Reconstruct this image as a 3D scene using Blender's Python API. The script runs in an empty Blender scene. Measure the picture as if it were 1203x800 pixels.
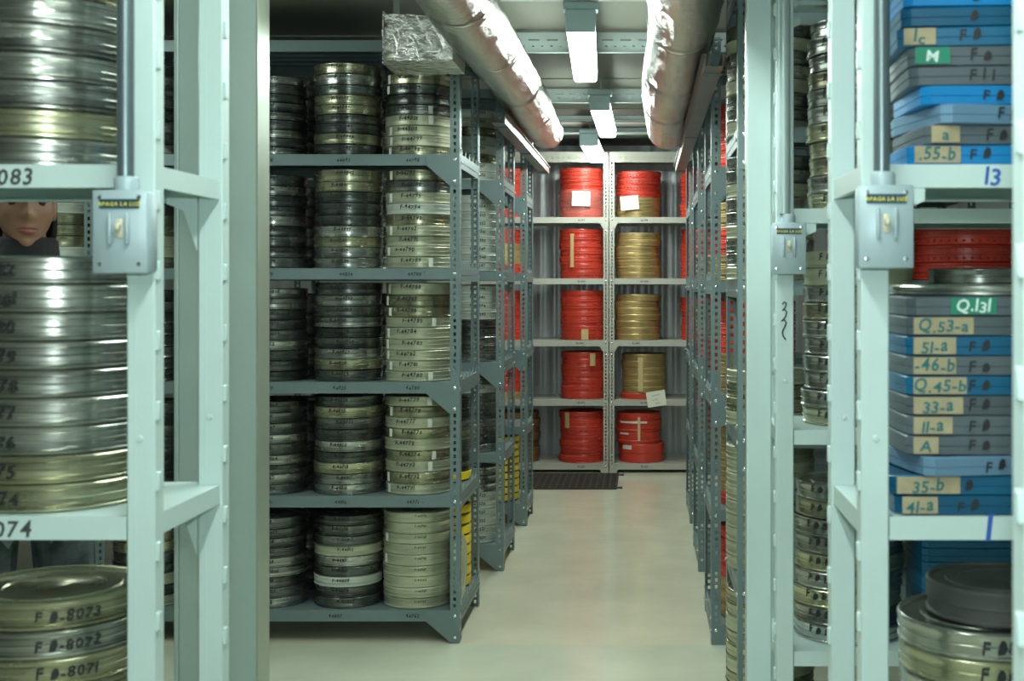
import bpy, math, random
from mathutils import Vector, Matrix

C = bpy.context.scene.collection
PI = math.pi
RND = random.Random(7)

# ------------------------------------------------------------------ camera, world, exposure
EYE = 1.35
cam_d = bpy.data.cameras.new('camera')
cam = bpy.data.objects.new('camera', cam_d)
C.objects.link(cam)
cam.location = (0, 0, EYE)
cam.rotation_euler = (PI / 2, 0, 0)
cam_d.sensor_width = 36.0
cam_d.lens = 1500.0 / 1203.0 * 36.0
cam_d.shift_x = -(757 - 601.5) / 1203.0
cam_d.shift_y = -(400 - 333) / 1203.0
cam_d.clip_start = 0.05
cam_d.dof.use_dof = True
cam_d.dof.focus_distance = 5.6
cam_d.dof.aperture_fstop = 8.0
bpy.context.scene.camera = cam
w = bpy.data.worlds.new('world')
bpy.context.scene.world = w
w.use_nodes = True
w.node_tree.nodes['Background'].inputs[0].default_value = (0.6, 0.8, 0.78, 1)
w.node_tree.nodes['Background'].inputs[1].default_value = 0.05
vs = bpy.context.scene.view_settings
vs.view_transform = 'Standard'
vs.look = 'None'
vs.gamma = 1.0
vs.exposure = 0.0
vs.use_curve_mapping = False
LAMP = 47.0            # strength of every fluorescent diffuser in the aisle
LAMP_ADDED = 50.0       # unseen fixtures added to light the near aisles

# the photographer's flash, just above the lens
fl = bpy.data.lights.new('camera_flash', 'AREA'); fl.shape = 'RECTANGLE'; fl.size = .07; fl.size_y = .045
fl.energy = 15.0; fl.color = (0.83, 1.0, 1.0)
flo = bpy.data.objects.new('camera_flash', fl); C.objects.link(flo)
flo.location = (0.0, -0.01, EYE + .12); flo.rotation_euler = (PI / 2, 0, 0)

# ------------------------------------------------------------------ materials
def mat(name, col, rough=0.5, metal=0.0, var=0.0, noise=0.0, nscale=12.0, bump=0.0, bscale=60.0,
        emit=None, estr=0.0, col2=None, coat=0.0, rnoise=0.0, stretch=(1, 1, 1), spec=None):
    m = bpy.data.materials.new(name)
    m.use_nodes = True
    nt = m.node_tree
    b = nt.nodes['Principled BSDF']
    b.inputs['Roughness'].default_value = rough
    b.inputs['Metallic'].default_value = metal
    b.inputs['Base Color'].default_value = (*col, 1)
    if spec is not None:
        b.inputs['Specular IOR Level'].default_value = spec
    if coat:
        b.inputs['Coat Weight'].default_value = coat
        b.inputs['Coat Roughness'].default_value = 0.15
    if emit:
        b.inputs['Emission Color'].default_value = (*emit, 1)
        b.inputs['Emission Strength'].default_value = estr
    L = nt.links
    tc = nt.nodes.new('ShaderNodeTexCoord')
    mp = nt.nodes.new('ShaderNodeMapping')
    mp.inputs['Scale'].default_value = stretch
    L.new(tc.outputs['Object'], mp.inputs[0])
    oi = nt.nodes.new('ShaderNodeObjectInfo')
    last = None
    if noise or rnoise:
        n = nt.nodes.new('ShaderNodeTexNoise')
        n.noise_dimensions = '4D'
        n.inputs['Scale'].default_value = nscale
        n.inputs['Detail'].default_value = 4
        L.new(mp.outputs[0], n.inputs['Vector'])
        wv = nt.nodes.new('ShaderNodeMath'); wv.operation = 'MULTIPLY'; wv.inputs[1].default_value = 37.0
        L.new(oi.outputs['Random'], wv.inputs[0]); L.new(wv.outputs[0], n.inputs['W'])
    if noise:
        cr = nt.nodes.new('ShaderNodeValToRGB')
        cr.color_ramp.elements[0].position = 0.35
        cr.color_ramp.elements[1].position = 0.68
        c2 = col2 or tuple(c * (1 - noise) for c in col)
        cr.color_ramp.elements[0].color = (*c2, 1)
        cr.color_ramp.elements[1].color = (*col, 1)
        L.new(n.outputs['Fac'], cr.inputs[0])
        last = cr.outputs[0]
    if var:
        h = nt.nodes.new('ShaderNodeHueSaturation')
        mr = nt.nodes.new('ShaderNodeMapRange')
        mr.inputs['To Min'].default_value = 1 - var
        mr.inputs['To Max'].default_value = 1 + var
        L.new(oi.outputs['Random'], mr.inputs['Value'])
        L.new(mr.outputs[0], h.inputs['Value'])
        if last:
            L.new(last, h.inputs['Color'])
        else:
            h.inputs['Color'].default_value = (*col, 1)
        last = h.outputs[0]
    if last:
        L.new(last, b.inputs['Base Color'])
    if rnoise:
        mr = nt.nodes.new('ShaderNodeMapRange')
        mr.inputs['To Min'].default_value = max(0.03, rough - rnoise)
        mr.inputs['To Max'].default_value = rough + rnoise
        L.new(n.outputs['Fac'], mr.inputs['Value'])
        L.new(mr.outputs[0], b.inputs['Roughness'])
    if bump:
        n2 = nt.nodes.new('ShaderNodeTexNoise')
        n2.inputs['Scale'].default_value = bscale
        n2.inputs['Detail'].default_value = 3
        L.new(mp.outputs[0], n2.inputs['Vector'])
        bp = nt.nodes.new('ShaderNodeBump')
        bp.inputs['Strength'].default_value = bump
        bp.inputs['Distance'].default_value = 0.01
        L.new(n2.outputs['Fac'], bp.inputs['Height'])
        L.new(bp.outputs[0], b.inputs['Normal'])
    return m

M = {}
M['rack'] = mat('rack_paint', (0.17, 0.235, 0.235), 0.42, 0.25, noise=0.15, nscale=3)
M['rack_pale'] = mat('rack_paint_pale', (0.47, 0.455, 0.385), 0.4, 0.1, noise=0.1, nscale=3)
M['white_paint'] = mat('pale_green_paint', (0.54, 0.675, 0.655), 0.33, 0.0, noise=0.06, nscale=4, bump=0.03, bscale=90)
M['pillar'] = mat('pillar_paint', (0.34, 0.43, 0.395), 0.5, 0.0, noise=0.08, nscale=3, bump=0.05, bscale=150)
M['pillar_side'] = mat('pillar_edge_aisle_light', (0.36, 0.41, 0.33), 0.28, 0.35, noise=0.12, nscale=4)  # yellowish light from the aisle, put into the colour of the side face
M['bolt'] = mat('zinc_bolt', (0.75, 0.78, 0.78), 0.22, 1.0)
M['steel'] = mat('can_steel', (0.46, 0.48, 0.44), 0.25, 0.92, var=0.35, noise=0.45, nscale=9, rnoise=0.12, stretch=(1, 1, 3))
M['steel_dark'] = mat('can_dark_steel', (0.17, 0.185, 0.17), 0.25, 0.85, var=0.4, noise=0.5, nscale=9, rnoise=0.12, stretch=(1, 1, 3))
M['steel_olive'] = mat('can_olive_steel', (0.46, 0.46, 0.31), 0.25, 0.85, var=0.22, noise=0.35, nscale=10, rnoise=0.1, stretch=(1, 1, 3))
M['cream_olive'] = mat('can_cream_lacquer', (0.47, 0.49, 0.35), 0.33, 0.45, var=0.12, noise=0.22, nscale=8, rnoise=0.08, stretch=(1, 1, 3))
M['pale'] = mat('can_pale_lacquer', (0.50, 0.55, 0.48), 0.38, 0.25, var=0.1, noise=0.15, nscale=8)
M['bright_steel'] = mat('can_bright_steel', (0.55, 0.57, 0.52), 0.24, 0.95, var=0.1, noise=0.3, nscale=8, rnoise=0.09, stretch=(1, 1, 4))
M['bright_olive'] = mat('can_bright_olive', (0.52, 0.52, 0.36), 0.28, 0.9, var=0.1, noise=0.3, nscale=8, rnoise=0.09, stretch=(1, 1, 4))
M['red'] = mat('red_plastic', (0.64, 0.058, 0.033), 0.38, 0.0, var=0.12, noise=0.12, nscale=7)
M['gold'] = mat('gold_can', (0.52, 0.37, 0.15), 0.40, 0.45, var=0.1, noise=0.25, nscale=8)
M['copper'] = mat('brown_can', (0.30, 0.17, 0.08), 0.45, 0.4, var=0.1, noise=0.3, nscale=8)
M['yellow'] = mat('yellow_plastic', (0.85, 0.62, 0.02), 0.4)
M['black'] = mat('black_plastic', (0.02, 0.02, 0.02), 0.45)
M['blue'] = mat('blue_plastic', (0.006, 0.095, 0.19), 0.35, 0.0, var=0.2, noise=0.1)
M['blue_bright'] = mat('bright_blue_plastic', (0.006, 0.19, 0.46), 0.35)
M['blue_grey'] = mat('blue_grey_plastic', (0.11, 0.21, 0.31), 0.4, 0.0, var=0.1)
M['case_grey'] = mat('grey_plastic', (0.085, 0.11, 0.125), 0.4, 0.0, var=0.15, noise=0.1)
M['case_cream'] = mat('cream_plastic', (0.45, 0.44, 0.34), 0.45, var=0.1)
M['tan_tape'] = mat('tan_tape', (0.40, 0.34, 0.20), 0.6, noise=0.2, nscale=40)
M['gold_tape'] = mat('gold_tape', (0.58, 0.42, 0.20), 0.4)
M['green_tape'] = mat('green_tape', (0.01, 0.20, 0.12), 0.5)
M['white_tape'] = mat('white_tape', (0.66, 0.70, 0.62), 0.6)
M['ink'] = mat('black_ink', (0.012, 0.014, 0.016), 0.6)
M['ink_grey'] = mat('grey_ink', (0.05, 0.06, 0.06), 0.6)
M['ink_teal'] = mat('teal_ink', (0.01, 0.13, 0.14), 0.6)
M['ink_blue'] = mat('blue_ink', (0.02, 0.10, 0.40), 0.6)
M['ink_white'] = mat('white_ink', (0.6, 0.75, 0.7), 0.6)
M['paper'] = mat('paper', (0.82, 0.80, 0.66), 0.8, noise=0.05)
M['switch_grey'] = mat('switch_grey_paint', (0.36, 0.46, 0.49), 0.4, 0.05)
M['conduit'] = mat('conduit_metal', (0.20, 0.26, 0.28), 0.33, 0.7, noise=0.1)
M['conduit_pale'] = mat('conduit_pale_paint', (0.42, 0.53, 0.52), 0.35, 0.2, noise=0.1)
M['sign_dark'] = mat('sign_dark_blue', (0.01, 0.05, 0.08), 0.4)
M['sign_yellow'] = mat('sign_yellow', (0.80, 0.68, 0.03), 0.5)
M['toggle'] = mat('toggle_ivory', (0.58, 0.55, 0.40), 0.4)
M['mat_rubber'] = mat('dark_rubber', (0.05, 0.04, 0.034), 0.7, noise=0.2)
M['lamp_body'] = mat('lamp_body_paint', (0.42, 0.53, 0.52), 0.4)
M['lamp_cap'] = mat('lamp_cap_paint', (0.30, 0.42, 0.42), 0.4)
EM = (0.86, 1.0, 0.93)
M['lamp'] = mat('lamp_diffuser', (0.9, 0.9, 0.9), 0.4, emit=EM, estr=LAMP)
M['lamp_added'] = mat('lamp_diffuser_added', (0.9, 0.9, 0.9), 0.4, emit=EM, estr=LAMP_ADDED)
M['skin'] = mat('skin', (0.36, 0.19, 0.125), 0.5, noise=0.08, nscale=20)
M['lips'] = mat('lip_skin', (0.30, 0.085, 0.075), 0.4)
M['hair'] = mat('dark_hair', (0.018, 0.012, 0.01), 0.45, bump=0.5, bscale=150, stretch=(3, 3, 0.3))
M['jacket'] = mat('dark_jacket', (0.008, 0.009, 0.011), 0.8, bump=0.3, bscale=60)
M['trousers'] = mat('grey_denim', (0.10, 0.13, 0.14), 0.85, noise=0.5, nscale=22, col2=(0.03, 0.04, 0.045))
M['shoe'] = mat('black_leather', (0.02, 0.02, 0.02), 0.4)
M['tray'] = mat('tray_galvanised', (0.26, 0.23, 0.21), 0.30, 0.8, noise=0.25, nscale=5)
M['beam'] = mat('tie_rail_paint', (0.30, 0.36, 0.34), 0.4, 0.2)

def foil_mat(bs=.5, ns=22, vsc=12, rmin=.10, rmax=.27, alb=.72):
    m = bpy.data.materials.new('duct_foil'); m.use_nodes = True
    nt = m.node_tree; b = nt.nodes['Principled BSDF']; L = nt.links
    b.inputs['Metallic'].default_value = 1.0
    b.inputs['Base Color'].default_value = (alb, alb * .99, alb * .93, 1)
    tc = nt.nodes.new('ShaderNodeTexCoord')
    mp = nt.nodes.new('ShaderNodeMapping'); mp.inputs['Scale'].default_value = (1, 3.0, 1)
    L.new(tc.outputs['Object'], mp.inputs[0])
    n = nt.nodes.new('ShaderNodeTexNoise'); n.inputs['Scale'].default_value = ns; n.inputs['Detail'].default_value = 6
    n.inputs['Roughness'].default_value = 0.65
    L.new(mp.outputs[0], n.inputs['Vector'])
    v = nt.nodes.new('ShaderNodeTexVoronoi'); v.feature = 'DISTANCE_TO_EDGE'; v.inputs['Scale'].default_value = vsc
    L.new(mp.outputs[0], v.inputs['Vector'])
    ad = nt.nodes.new('ShaderNodeMath'); ad.operation = 'MULTIPLY_ADD'; ad.inputs[1].default_value = 0.5
    L.new(v.outputs['Distance'], ad.inputs[0]); L.new(n.outputs['Fac'], ad.inputs[2])
    bp = nt.nodes.new('ShaderNodeBump'); bp.inputs['Strength'].default_value = bs; bp.inputs['Distance'].default_value = 0.02
    L.new(ad.outputs[0], bp.inputs['Height']); L.new(bp.outputs[0], b.inputs['Normal'])
    mr = nt.nodes.new('ShaderNodeMapRange'); mr.inputs['To Min'].default_value = rmin; mr.inputs['To Max'].default_value = rmax
    L.new(n.outputs['Fac'], mr.inputs['Value']); L.new(mr.outputs[0], b.inputs['Roughness'])
    return m
M['foil'] = foil_mat()
M['foil_crinkle'] = foil_mat(.85, 13, 18, .12, .26, .88)

def floor_mat():
    m = bpy.data.materials.new('painted_floor'); m.use_nodes = True
    nt = m.node_tree; b = nt.nodes['Principled BSDF']; L = nt.links
    g = nt.nodes.new('ShaderNodeNewGeometry')
    n = nt.nodes.new('ShaderNodeTexNoise'); n.inputs['Scale'].default_value = 3.5; n.inputs['Detail'].default_value = 5
    L.new(g.outputs['Position'], n.inputs['Vector'])
    cr = nt.nodes.new('ShaderNodeValToRGB')
    cr.color_ramp.elements[0].position = 0.3; cr.color_ramp.elements[1].position = 0.7
    cr.color_ramp.elements[0].color = (0.66, 0.63, 0.47, 1)
    cr.color_ramp.elements[1].color = (0.76, 0.72, 0.54, 1)
    L.new(n.outputs['Fac'], cr.inputs[0])
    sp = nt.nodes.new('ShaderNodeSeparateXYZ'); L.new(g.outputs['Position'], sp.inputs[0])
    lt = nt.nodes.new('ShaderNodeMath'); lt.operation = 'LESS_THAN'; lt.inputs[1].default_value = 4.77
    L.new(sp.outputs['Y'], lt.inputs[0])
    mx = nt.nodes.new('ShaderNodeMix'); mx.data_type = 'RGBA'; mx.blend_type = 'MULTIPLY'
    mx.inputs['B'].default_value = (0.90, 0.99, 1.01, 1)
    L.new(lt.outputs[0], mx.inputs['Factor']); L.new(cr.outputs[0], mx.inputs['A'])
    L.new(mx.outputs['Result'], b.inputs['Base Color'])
    b.inputs['Roughness'].default_value = 0.2
    b.inputs['Coat Weight'].default_value = 0.3
    b.inputs['Coat Roughness'].default_value = 0.08
    n2 = nt.nodes.new('ShaderNodeTexNoise'); n2.inputs['Scale'].default_value = 14
    L.new(g.outputs['Position'], n2.inputs['Vector'])
    bp = nt.nodes.new('ShaderNodeBump'); bp.inputs['Strength'].default_value = 0.08; bp.inputs['Distance'].default_value = 0.01
    L.new(n2.outputs['Fac'], bp.inputs['Height']); L.new(bp.outputs[0], b.inputs['Normal'])
    return m
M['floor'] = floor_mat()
M['wall'] = mat('wall_panel_paint', (0.40, 0.44, 0.42), 0.35, 0.15, noise=0.06, nscale=2)
M['wall_metal'] = mat('corrugated_panel', (0.56, 0.59, 0.60), 0.3, 0.15, noise=0.06, nscale=2)
M['ceiling'] = mat('ceiling_panel', (0.145, 0.15, 0.12), 0.55, 0.0, noise=0.08, nscale=1.5)

# ------------------------------------------------------------------ mesh helpers
class MB:
    def __init__(s): s.v = []; s.f = []; s.m = []; s.mi = 0
    def add(s, vs, fs, T=None):
        o = len(s.v)
        if T is not None: vs = [tuple(T @ Vector(p)) for p in vs]
        s.v += [tuple(p) for p in vs]
        s.f += [tuple(i + o for i in f) for f in fs]
        s.m += [s.mi] * len(fs)
    def box(s, x0, x1, y0, y1, z0, z1, T=None):
        if x0 > x1: x0, x1 = x1, x0
        if y0 > y1: y0, y1 = y1, y0
        s.add([(x0, y0, z0), (x1, y0, z0), (x1, y1, z0), (x0, y1, z0), (x0, y0, z1), (x1, y0, z1), (x1, y1, z1), (x0, y1, z1)],
              [(0, 3, 2, 1), (4, 5, 6, 7), (0, 1, 5, 4), (1, 2, 6, 5), (2, 3, 7, 6), (3, 0, 4, 7)], T)
    def bbox(s, x0, x1, y0, y1, z0, z1, b=0.002, T=None):   # box with chamfered edges
        vs = []; idx = {}
        X = (x0, x1); Y = (y0, y1); Z = (z0, z1)
        for i in (0, 1):
            for j in (0, 1):
                for k in (0, 1):
                    sx = b if i == 0 else -b; sy = b if j == 0 else -b; sz = b if k == 0 else -b
                    idx[i, j, k, 'x'] = len(vs); vs.append((X[i], Y[j] + sy, Z[k] + sz))
                    idx[i, j, k, 'y'] = len(vs); vs.append((X[i] + sx, Y[j], Z[k] + sz))
                    idx[i, j, k, 'z'] = len(vs); vs.append((X[i] + sx, Y[j] + sy, Z[k]))
        fs = []
        q = lambda a, *ks: [idx[(*k, a)] for k in ks]
        fs.append(q('x', (0, 0, 0), (0, 0, 1), (0, 1, 1), (0, 1, 0))); fs.append(q('x', (1, 0, 0), (1, 1, 0), (1, 1, 1), (1, 0, 1)))
        fs.append(q('y', (0, 0, 0), (1, 0, 0), (1, 0, 1), (0, 0, 1))); fs.append(q('y', (0, 1, 0), (0, 1, 1), (1, 1, 1), (1, 1, 0)))
        fs.append(q('z', (0, 0, 0), (0, 1, 0), (1, 1, 0), (1, 0, 0))); fs.append(q('z', (0, 0, 1), (1, 0, 1), (1, 1, 1), (0, 1, 1)))
        for i in (0, 1):
            for j in (0, 1):
                fs.append([idx[i, j, 0, 'x'], idx[i, j, 0, 'y'], idx[i, j, 1, 'y'], idx[i, j, 1, 'x']][::(1 if i == j else -1)])
                fs.append([idx[i, 0, j, 'x'], idx[i, 0, j, 'z'], idx[i, 1, j, 'z'], idx[i, 1, j, 'x']][::(-1 if i == j else 1)])
                fs.append([idx[0, i, j, 'y'], idx[0, i, j, 'z'], idx[1, i, j, 'z'], idx[1, i, j, 'y']][::(1 if i == j else -1)])
                for k in (0, 1):
                    fs.append([idx[i, j, k, 'x'], idx[i, j, k, 'y'], idx[i, j, k, 'z']][::(-1 if (i + j + k) % 2 == 0 else 1)])
        s.add(vs, fs, T)
    def lathe(s, prof, n=48, T=None):
        vs = []; fs = []
        rings = []
        for r, z in prof:
            if r < 1e-6:
                rings.append([len(vs)]); vs.append((0, 0, z))
            else:
                rings.append(list(range(len(vs), len(vs) + n)))
                vs += [(r * math.sin(2 * PI * i / n), -r * math.cos(2 * PI * i / n), z) for i in range(n)]
        for a, b in zip(rings, rings[1:]):
            for i in range(n):
                j = (i + 1) % n
                if len(a) == 1 and len(b) == 1: continue
                if len(a) == 1: fs.append((a[0], b[j], b[i]))
                elif len(b) == 1: fs.append((a[i], a[j], b[0]))
                else: fs.append((a[i], a[j], b[j], b[i]))
        s.add(vs, fs, T)
    def prism(s, poly, h0, h1, T=None):      # poly in xy extruded in z
        n = len(poly)
        vs = [(x, y, h0) for x, y in poly] + [(x, y, h1) for x, y in poly]
        fs = [tuple(range(n))[::-1], tuple(range(n, 2 * n))] + [(i, (i + 1) % n, n + (i + 1) % n, n + i) for i in range(n)]
        s.add(vs, fs, T)
    def tube(s, pts, r, n=12):
        rs = r if isinstance(r, (list, tuple)) else [r] * len(pts)
        P = [Vector(p) for p in pts]
        rings = []; vs = []
        for i, p in enumerate(P):
            d = (P[min(i + 1, len(P) - 1)] - P[max(i - 1, 0)]).normalized()
            up = Vector((0, 0, 1)) if abs(d.z) < 0.9 else Vector((0, 1, 0))
            a = d.cross(up).normalized(); b = d.cross(a).normalized()
            rings.append(range(len(vs), len(vs) + n))
            vs += [tuple(p + (a * math.cos(2 * PI * k / n) + b * math.sin(2 * PI * k / n)) * rs[i]) for k in range(n)]
        fs = []
        for A, B in zip(rings, rings[1:]):
            fs += [(A[k], B[k], B[(k + 1) % n], A[(k + 1) % n]) for k in range(n)]
        fs.append(tuple(rings[0])); fs.append(tuple(rings[-1])[::-1])
        s.add(vs, fs)
    def mesh(s, name, mats, smooth=35):
        me = bpy.data.meshes.new(name)
        me.from_pydata(s.v, [], s.f)
        for m in (mats if isinstance(mats, (list, tuple)) else [mats]): me.materials.append(m)
        me.polygons.foreach_set('material_index', s.m)
        if smooth:
            me.polygons.foreach_set('use_smooth', [True] * len(s.f))
            me.set_sharp_from_angle(angle=math.radians(smooth))
        me.update()
        return me

def put(name, me, parent=None, loc=(0, 0, 0), rz=0, label=None, cat=None, group=None, kind=None):
    o = bpy.data.objects.new(name, me)
    C.objects.link(o)
    o.location = loc
    o.rotation_euler = (0, 0, rz)
    if parent is not None: o.parent = parent
    if label: o['label'] = label
    if cat: o['category'] = cat
    if group: o['group'] = group
    if kind: o['kind'] = kind
    return o

def structure(name, mb, m, smooth=35):
    return put(name, mb.mesh(name, m, smooth), kind='structure')

# ------------------------------------------------------------------ lettering
GL = {}
def glyph(ch):
    if ch not in GL:
        cu = bpy.data.curves.new('glyph', 'FONT'); cu.body = ch; cu.size = 1.0; cu.resolution_u = 2
        cu.offset = 0.02
        o = bpy.data.objects.new('glyph', cu); C.objects.link(o)
        dg = bpy.context.evaluated_depsgraph_get(); dg.update()
        me = bpy.data.meshes.new_from_object(o.evaluated_get(dg))
        vs = [tuple(v.co) for v in me.vertices]; fs = [tuple(p.vertices) for p in me.polygons]
        bpy.data.objects.remove(o); bpy.data.curves.remove(cu); bpy.data.meshes.remove(me)
        x0 = min([v[0] for v in vs] or [0]); x1 = max([v[0] for v in vs] or [0.25])
        GL[ch] = ([(x - x0, y) for x, y, z in vs], fs, x1 - x0)
    return GL[ch]

def text_geo(txt, size, jit=0.0, seed=0, gap=0.1):
    """centred flat lettering: (u, v) points and faces"""
    r = random.Random(seed)
    V = []; F = []; x = 0
    for ch in txt:
        if ch == ' ': x += 0.35; continue
        if ch == '#':      # a scribbled-out blot
            vs = [(0, .0), (.35, .05), (.5, .3), (.42, .62), (.2, .74), (.02, .5)]; fs = [tuple(range(6))]; wd = .5
        elif ch == '~':    # a wavy pen stroke
            n = 8; vs = [(i * .12, .3 + .14 * math.sin(i * 1.9 + r.random()) + .05) for i in range(n)]; vs += [(a, b - .09) for a, b in vs]
            fs = [(i, i + 1, n + i + 1, n + i) for i in range(n - 1)]; wd = .85
        else:
            vs, fs, wd = glyph(ch)
        a = (r.random() - .5) * jit; dy = (r.random() - .5) * jit * .6
        o = len(V)
        V += [(x + px + 0.12 * py, py * (1 + a) + a * px + dy) for px, py in vs]
        F += [tuple(i + o for i in f) for f in fs]
        x += wd + gap
    V = [((px - x / 2) * size, (py - 0.35) * size) for px, py in V]
    return V, F

def text_cyl(txt, size, R, z, ang, m, jit=0.25, seed=0):
    V, F = text_geo(txt, size, jit, seed)
    mb = MB()
    mb.add([(R * math.sin(ang + u / R), -R * math.cos(ang + u / R), z + v) for u, v in V], F)
    return mb.mesh('lettering', m, 0)

def text_flat(txt, size, m, T, jit=0.25, seed=0):
    """lettering facing -Y, then moved by T"""
    V, F = text_geo(txt, size, jit, seed)
    mb = MB(); mb.add([(u, 0, v) for u, v in V], F, T)
    return mb.mesh('lettering', m, 0)

def patch_cyl(R, a0, a1, z0, z1, m, t=0.0008):
    n = max(2, int(abs(a1 - a0) / 0.06) + 1); mb = MB()
    vs = []; 
    for rr in (R, R + t):
        for i in range(n + 1):
            a = a0 + (a1 - a0) * i / n
            vs += [(rr * math.sin(a), -rr * math.cos(a), z0), (rr * math.sin(a), -rr * math.cos(a), z1)]
    k = 2 * (n + 1); fs = []
    for i in range(n):
        a, b, c, d = 2 * i, 2 * i + 2, 2 * i + 3, 2 * i + 1
        fs += [(k + a, k + b, k + c, k + d), (a, k + a, k + d, d)[::-1] if i == 0 else (d, c, k + c, k + d)[::-1], (a, b, k + b, k + a)]
    fs += [(2 * n, 2 * n + 1, k + 2 * n + 1, k + 2 * n), (1, 3, k + 3, k + 1)[::-1]]
    mb.add(vs, fs)
    return mb.mesh('tape', m, 0)

# ------------------------------------------------------------------ cans
R0 = 0.1335
H0 = 0.0412
CAN = {}
def can_meshes(R, h, m, seg=56, ribs=False):
    """(whole, base, lid) meshes of a rolled-rim film can; local origin at its bottom centre"""
    key = (round(R, 4), round(h, 4), m, seg, ribs)
    if key in CAN: return CAN[key]
    base = [(0, .0012), (R - .012, .0012), (R - .010, 0), (R - .004, 0), (R - .0006, .0022), (R - .0004, .0048), (R - .0035, .0072), (R - .003, h * .48), (R - .003, h * .8)]
    lid = [(R - .003, h * .45), (R - .0008, h * .45), (R - .0004, h * .5), (R - .0016, h * .52), (R - .0014, h - .0105), (R - .0002, h - .0085),
           (R, h - .0035), (R - .0022, h - .0008), (R - .005, h), (R - .0085, h - .0012), (R - .0105, h - .0045),
           (R * .74, h - .0045), (R * .725, h - .0022), (R * .56, h - .0022), (R * .545, h - .0045), (R * .18, h - .0045), (R * .16, h - .006), (0, h - .006)]
    if ribs:
        base[6:8] = [(R - .0035, .0072), (R - .003, h * .20), (R - .0008, h * .23), (R - .0008, h * .27), (R - .003, h * .30), (R - .003, h * .48)]
        lid[2:5] = [(R - .0004, h * .50), (R - .0022, h * .53), (R - .0022, h * .66), (R - .0006, h * .69), (R - .0006, h * .73), (R - .0022, h * .76)]
    res = []
    for prof in (base[:-1] + lid[1:], base, lid):
        mb = MB(); mb.lathe(prof, seg)
        res.append(mb.mesh('film_can', M[m], 38))
    CAN[key] = res
    return res

def ribbed_can(R, h, m, seg=48):
    """plastic can with a row of raised studs around its wall"""
    key = ('rib', round(R, 4), round(h, 4), m)
    if key in CAN: return CAN[key]
    mb = MB()
    mb.lathe([(0, 0), (R - .008, 0), (R - .004, .003), (R - .006, .006), (R - .006, h * .46), (R, h * .48), (R, h * .56), (R - .003, h * .58), (R - .003, h - .008),
              (R, h - .006), (R - .002, h - .001), (R - .008, h), (R - .014, h - .004), (R * .3, h - .004), (R * .27, h - .007), (0, h - .007)], seg)
    n = 44
    for i in range(n):
        for zc in (h * .27, h * .77):
            a = 2 * PI * i / n
            T = Matrix.Rotation(a, 4, 'Z') @ Matrix.Translation((0, -R + .0045, zc))
            wv = PI * R / n * .62
            mb.add([(-wv, .003, 0), (0, .003, h * .13), (wv, .003, 0), (0, .003, -h * .13), (0, -.0045, 0)], [(0, 1, 4), (1, 2, 4), (2, 3, 4), (3, 0, 4)], T)
    me = mb.mesh('plastic_film_can', M[m], 30)
    CAN[key] = me
    return me

def smooth_can(R, h, m, seg=48):
    key = ('smooth', round(R, 4), round(h, 4), m)
    if key in CAN: return CAN[key]
    mb = MB()
    mb.lathe([(0, 0), (R - .006, 0), (R - .003, .003), (R - .003, h * .5), (R, h * .52), (R, h - .005), (R - .004, h), (R - .012, h), (R - .014, h - .003), (R * .3, h - .003), (0, h - .004)], seg)
    me = mb.mesh('smooth_can', M[m], 35)
    CAN[key] = me
    return me

def reel_case(R, h):
    key = ('reel', round(R, 4), round(h, 4))
    if key in CAN: return CAN[key]
    mb = MB()
    mb.lathe([(0, .001), (R - .008, .001), (R - .006, 0), (R - .005, h * .2)], 44)
    mb.mi = 1
    mb.lathe([(R - .005, h * .2), (R, h * .22), (R, h * .9), (R - .003, h * .97), (R - .01, h * .97)], 44)
    mb.mi = 0
    mb.lathe([(R - .01, h * .97), (R - .012, h), (R * .3, h), (R * .28, h - .004), (0, h - .004)], 44)
    me = mb.mesh('reel_case', [M['black'], M['yellow']], 35)
    CAN[key] = me
    return me

ORD = ['topmost', 'second from top', 'third from top', 'fourth from top', 'fifth from top', 'sixth from top', 'seventh from top', 'eighth from top',
       'ninth from top', 'tenth from top', 'eleventh from top', 'twelfth from top', 'thirteenth from top']
LOOK = {'steel': 'dull steel', 'steel_dark': 'dark tarnished', 'steel_olive': 'olive-tinted steel', 'cream_olive': 'cream-olive', 'pale': 'pale grey-green',
        'bright_steel': 'shiny steel', 'bright_olive': 'shiny olive-tinted'}

def film_can(x, y, z, R, h, m, label, group, writing=None, wsize=.021, wang=0.0, wz=.68, ink='ink', parts=True, tape=None, seed=0, rz=None, ribs=False):
    whole, base, lid = can_meshes(R, h, m, 96 if ribs else 56, ribs)
    rz = 0.0 if rz is None else rz
    o = put('film_can', base if parts else whole, loc=(x, y, z), rz=rz, label=label, cat='film can', group=group)
    if parts: put('lid', lid, o)
    if writing:
        put('marker_writing', text_cyl(writing, wsize, R + .0006, h * wz, wang, M[ink], seed=seed), o)
    if tape:
        a, wd, tm = tape
        put('label_tape', patch_cyl(R + .0001, a, a + wd, h * .12, h * .9, M[tm]), o)
    return o

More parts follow.
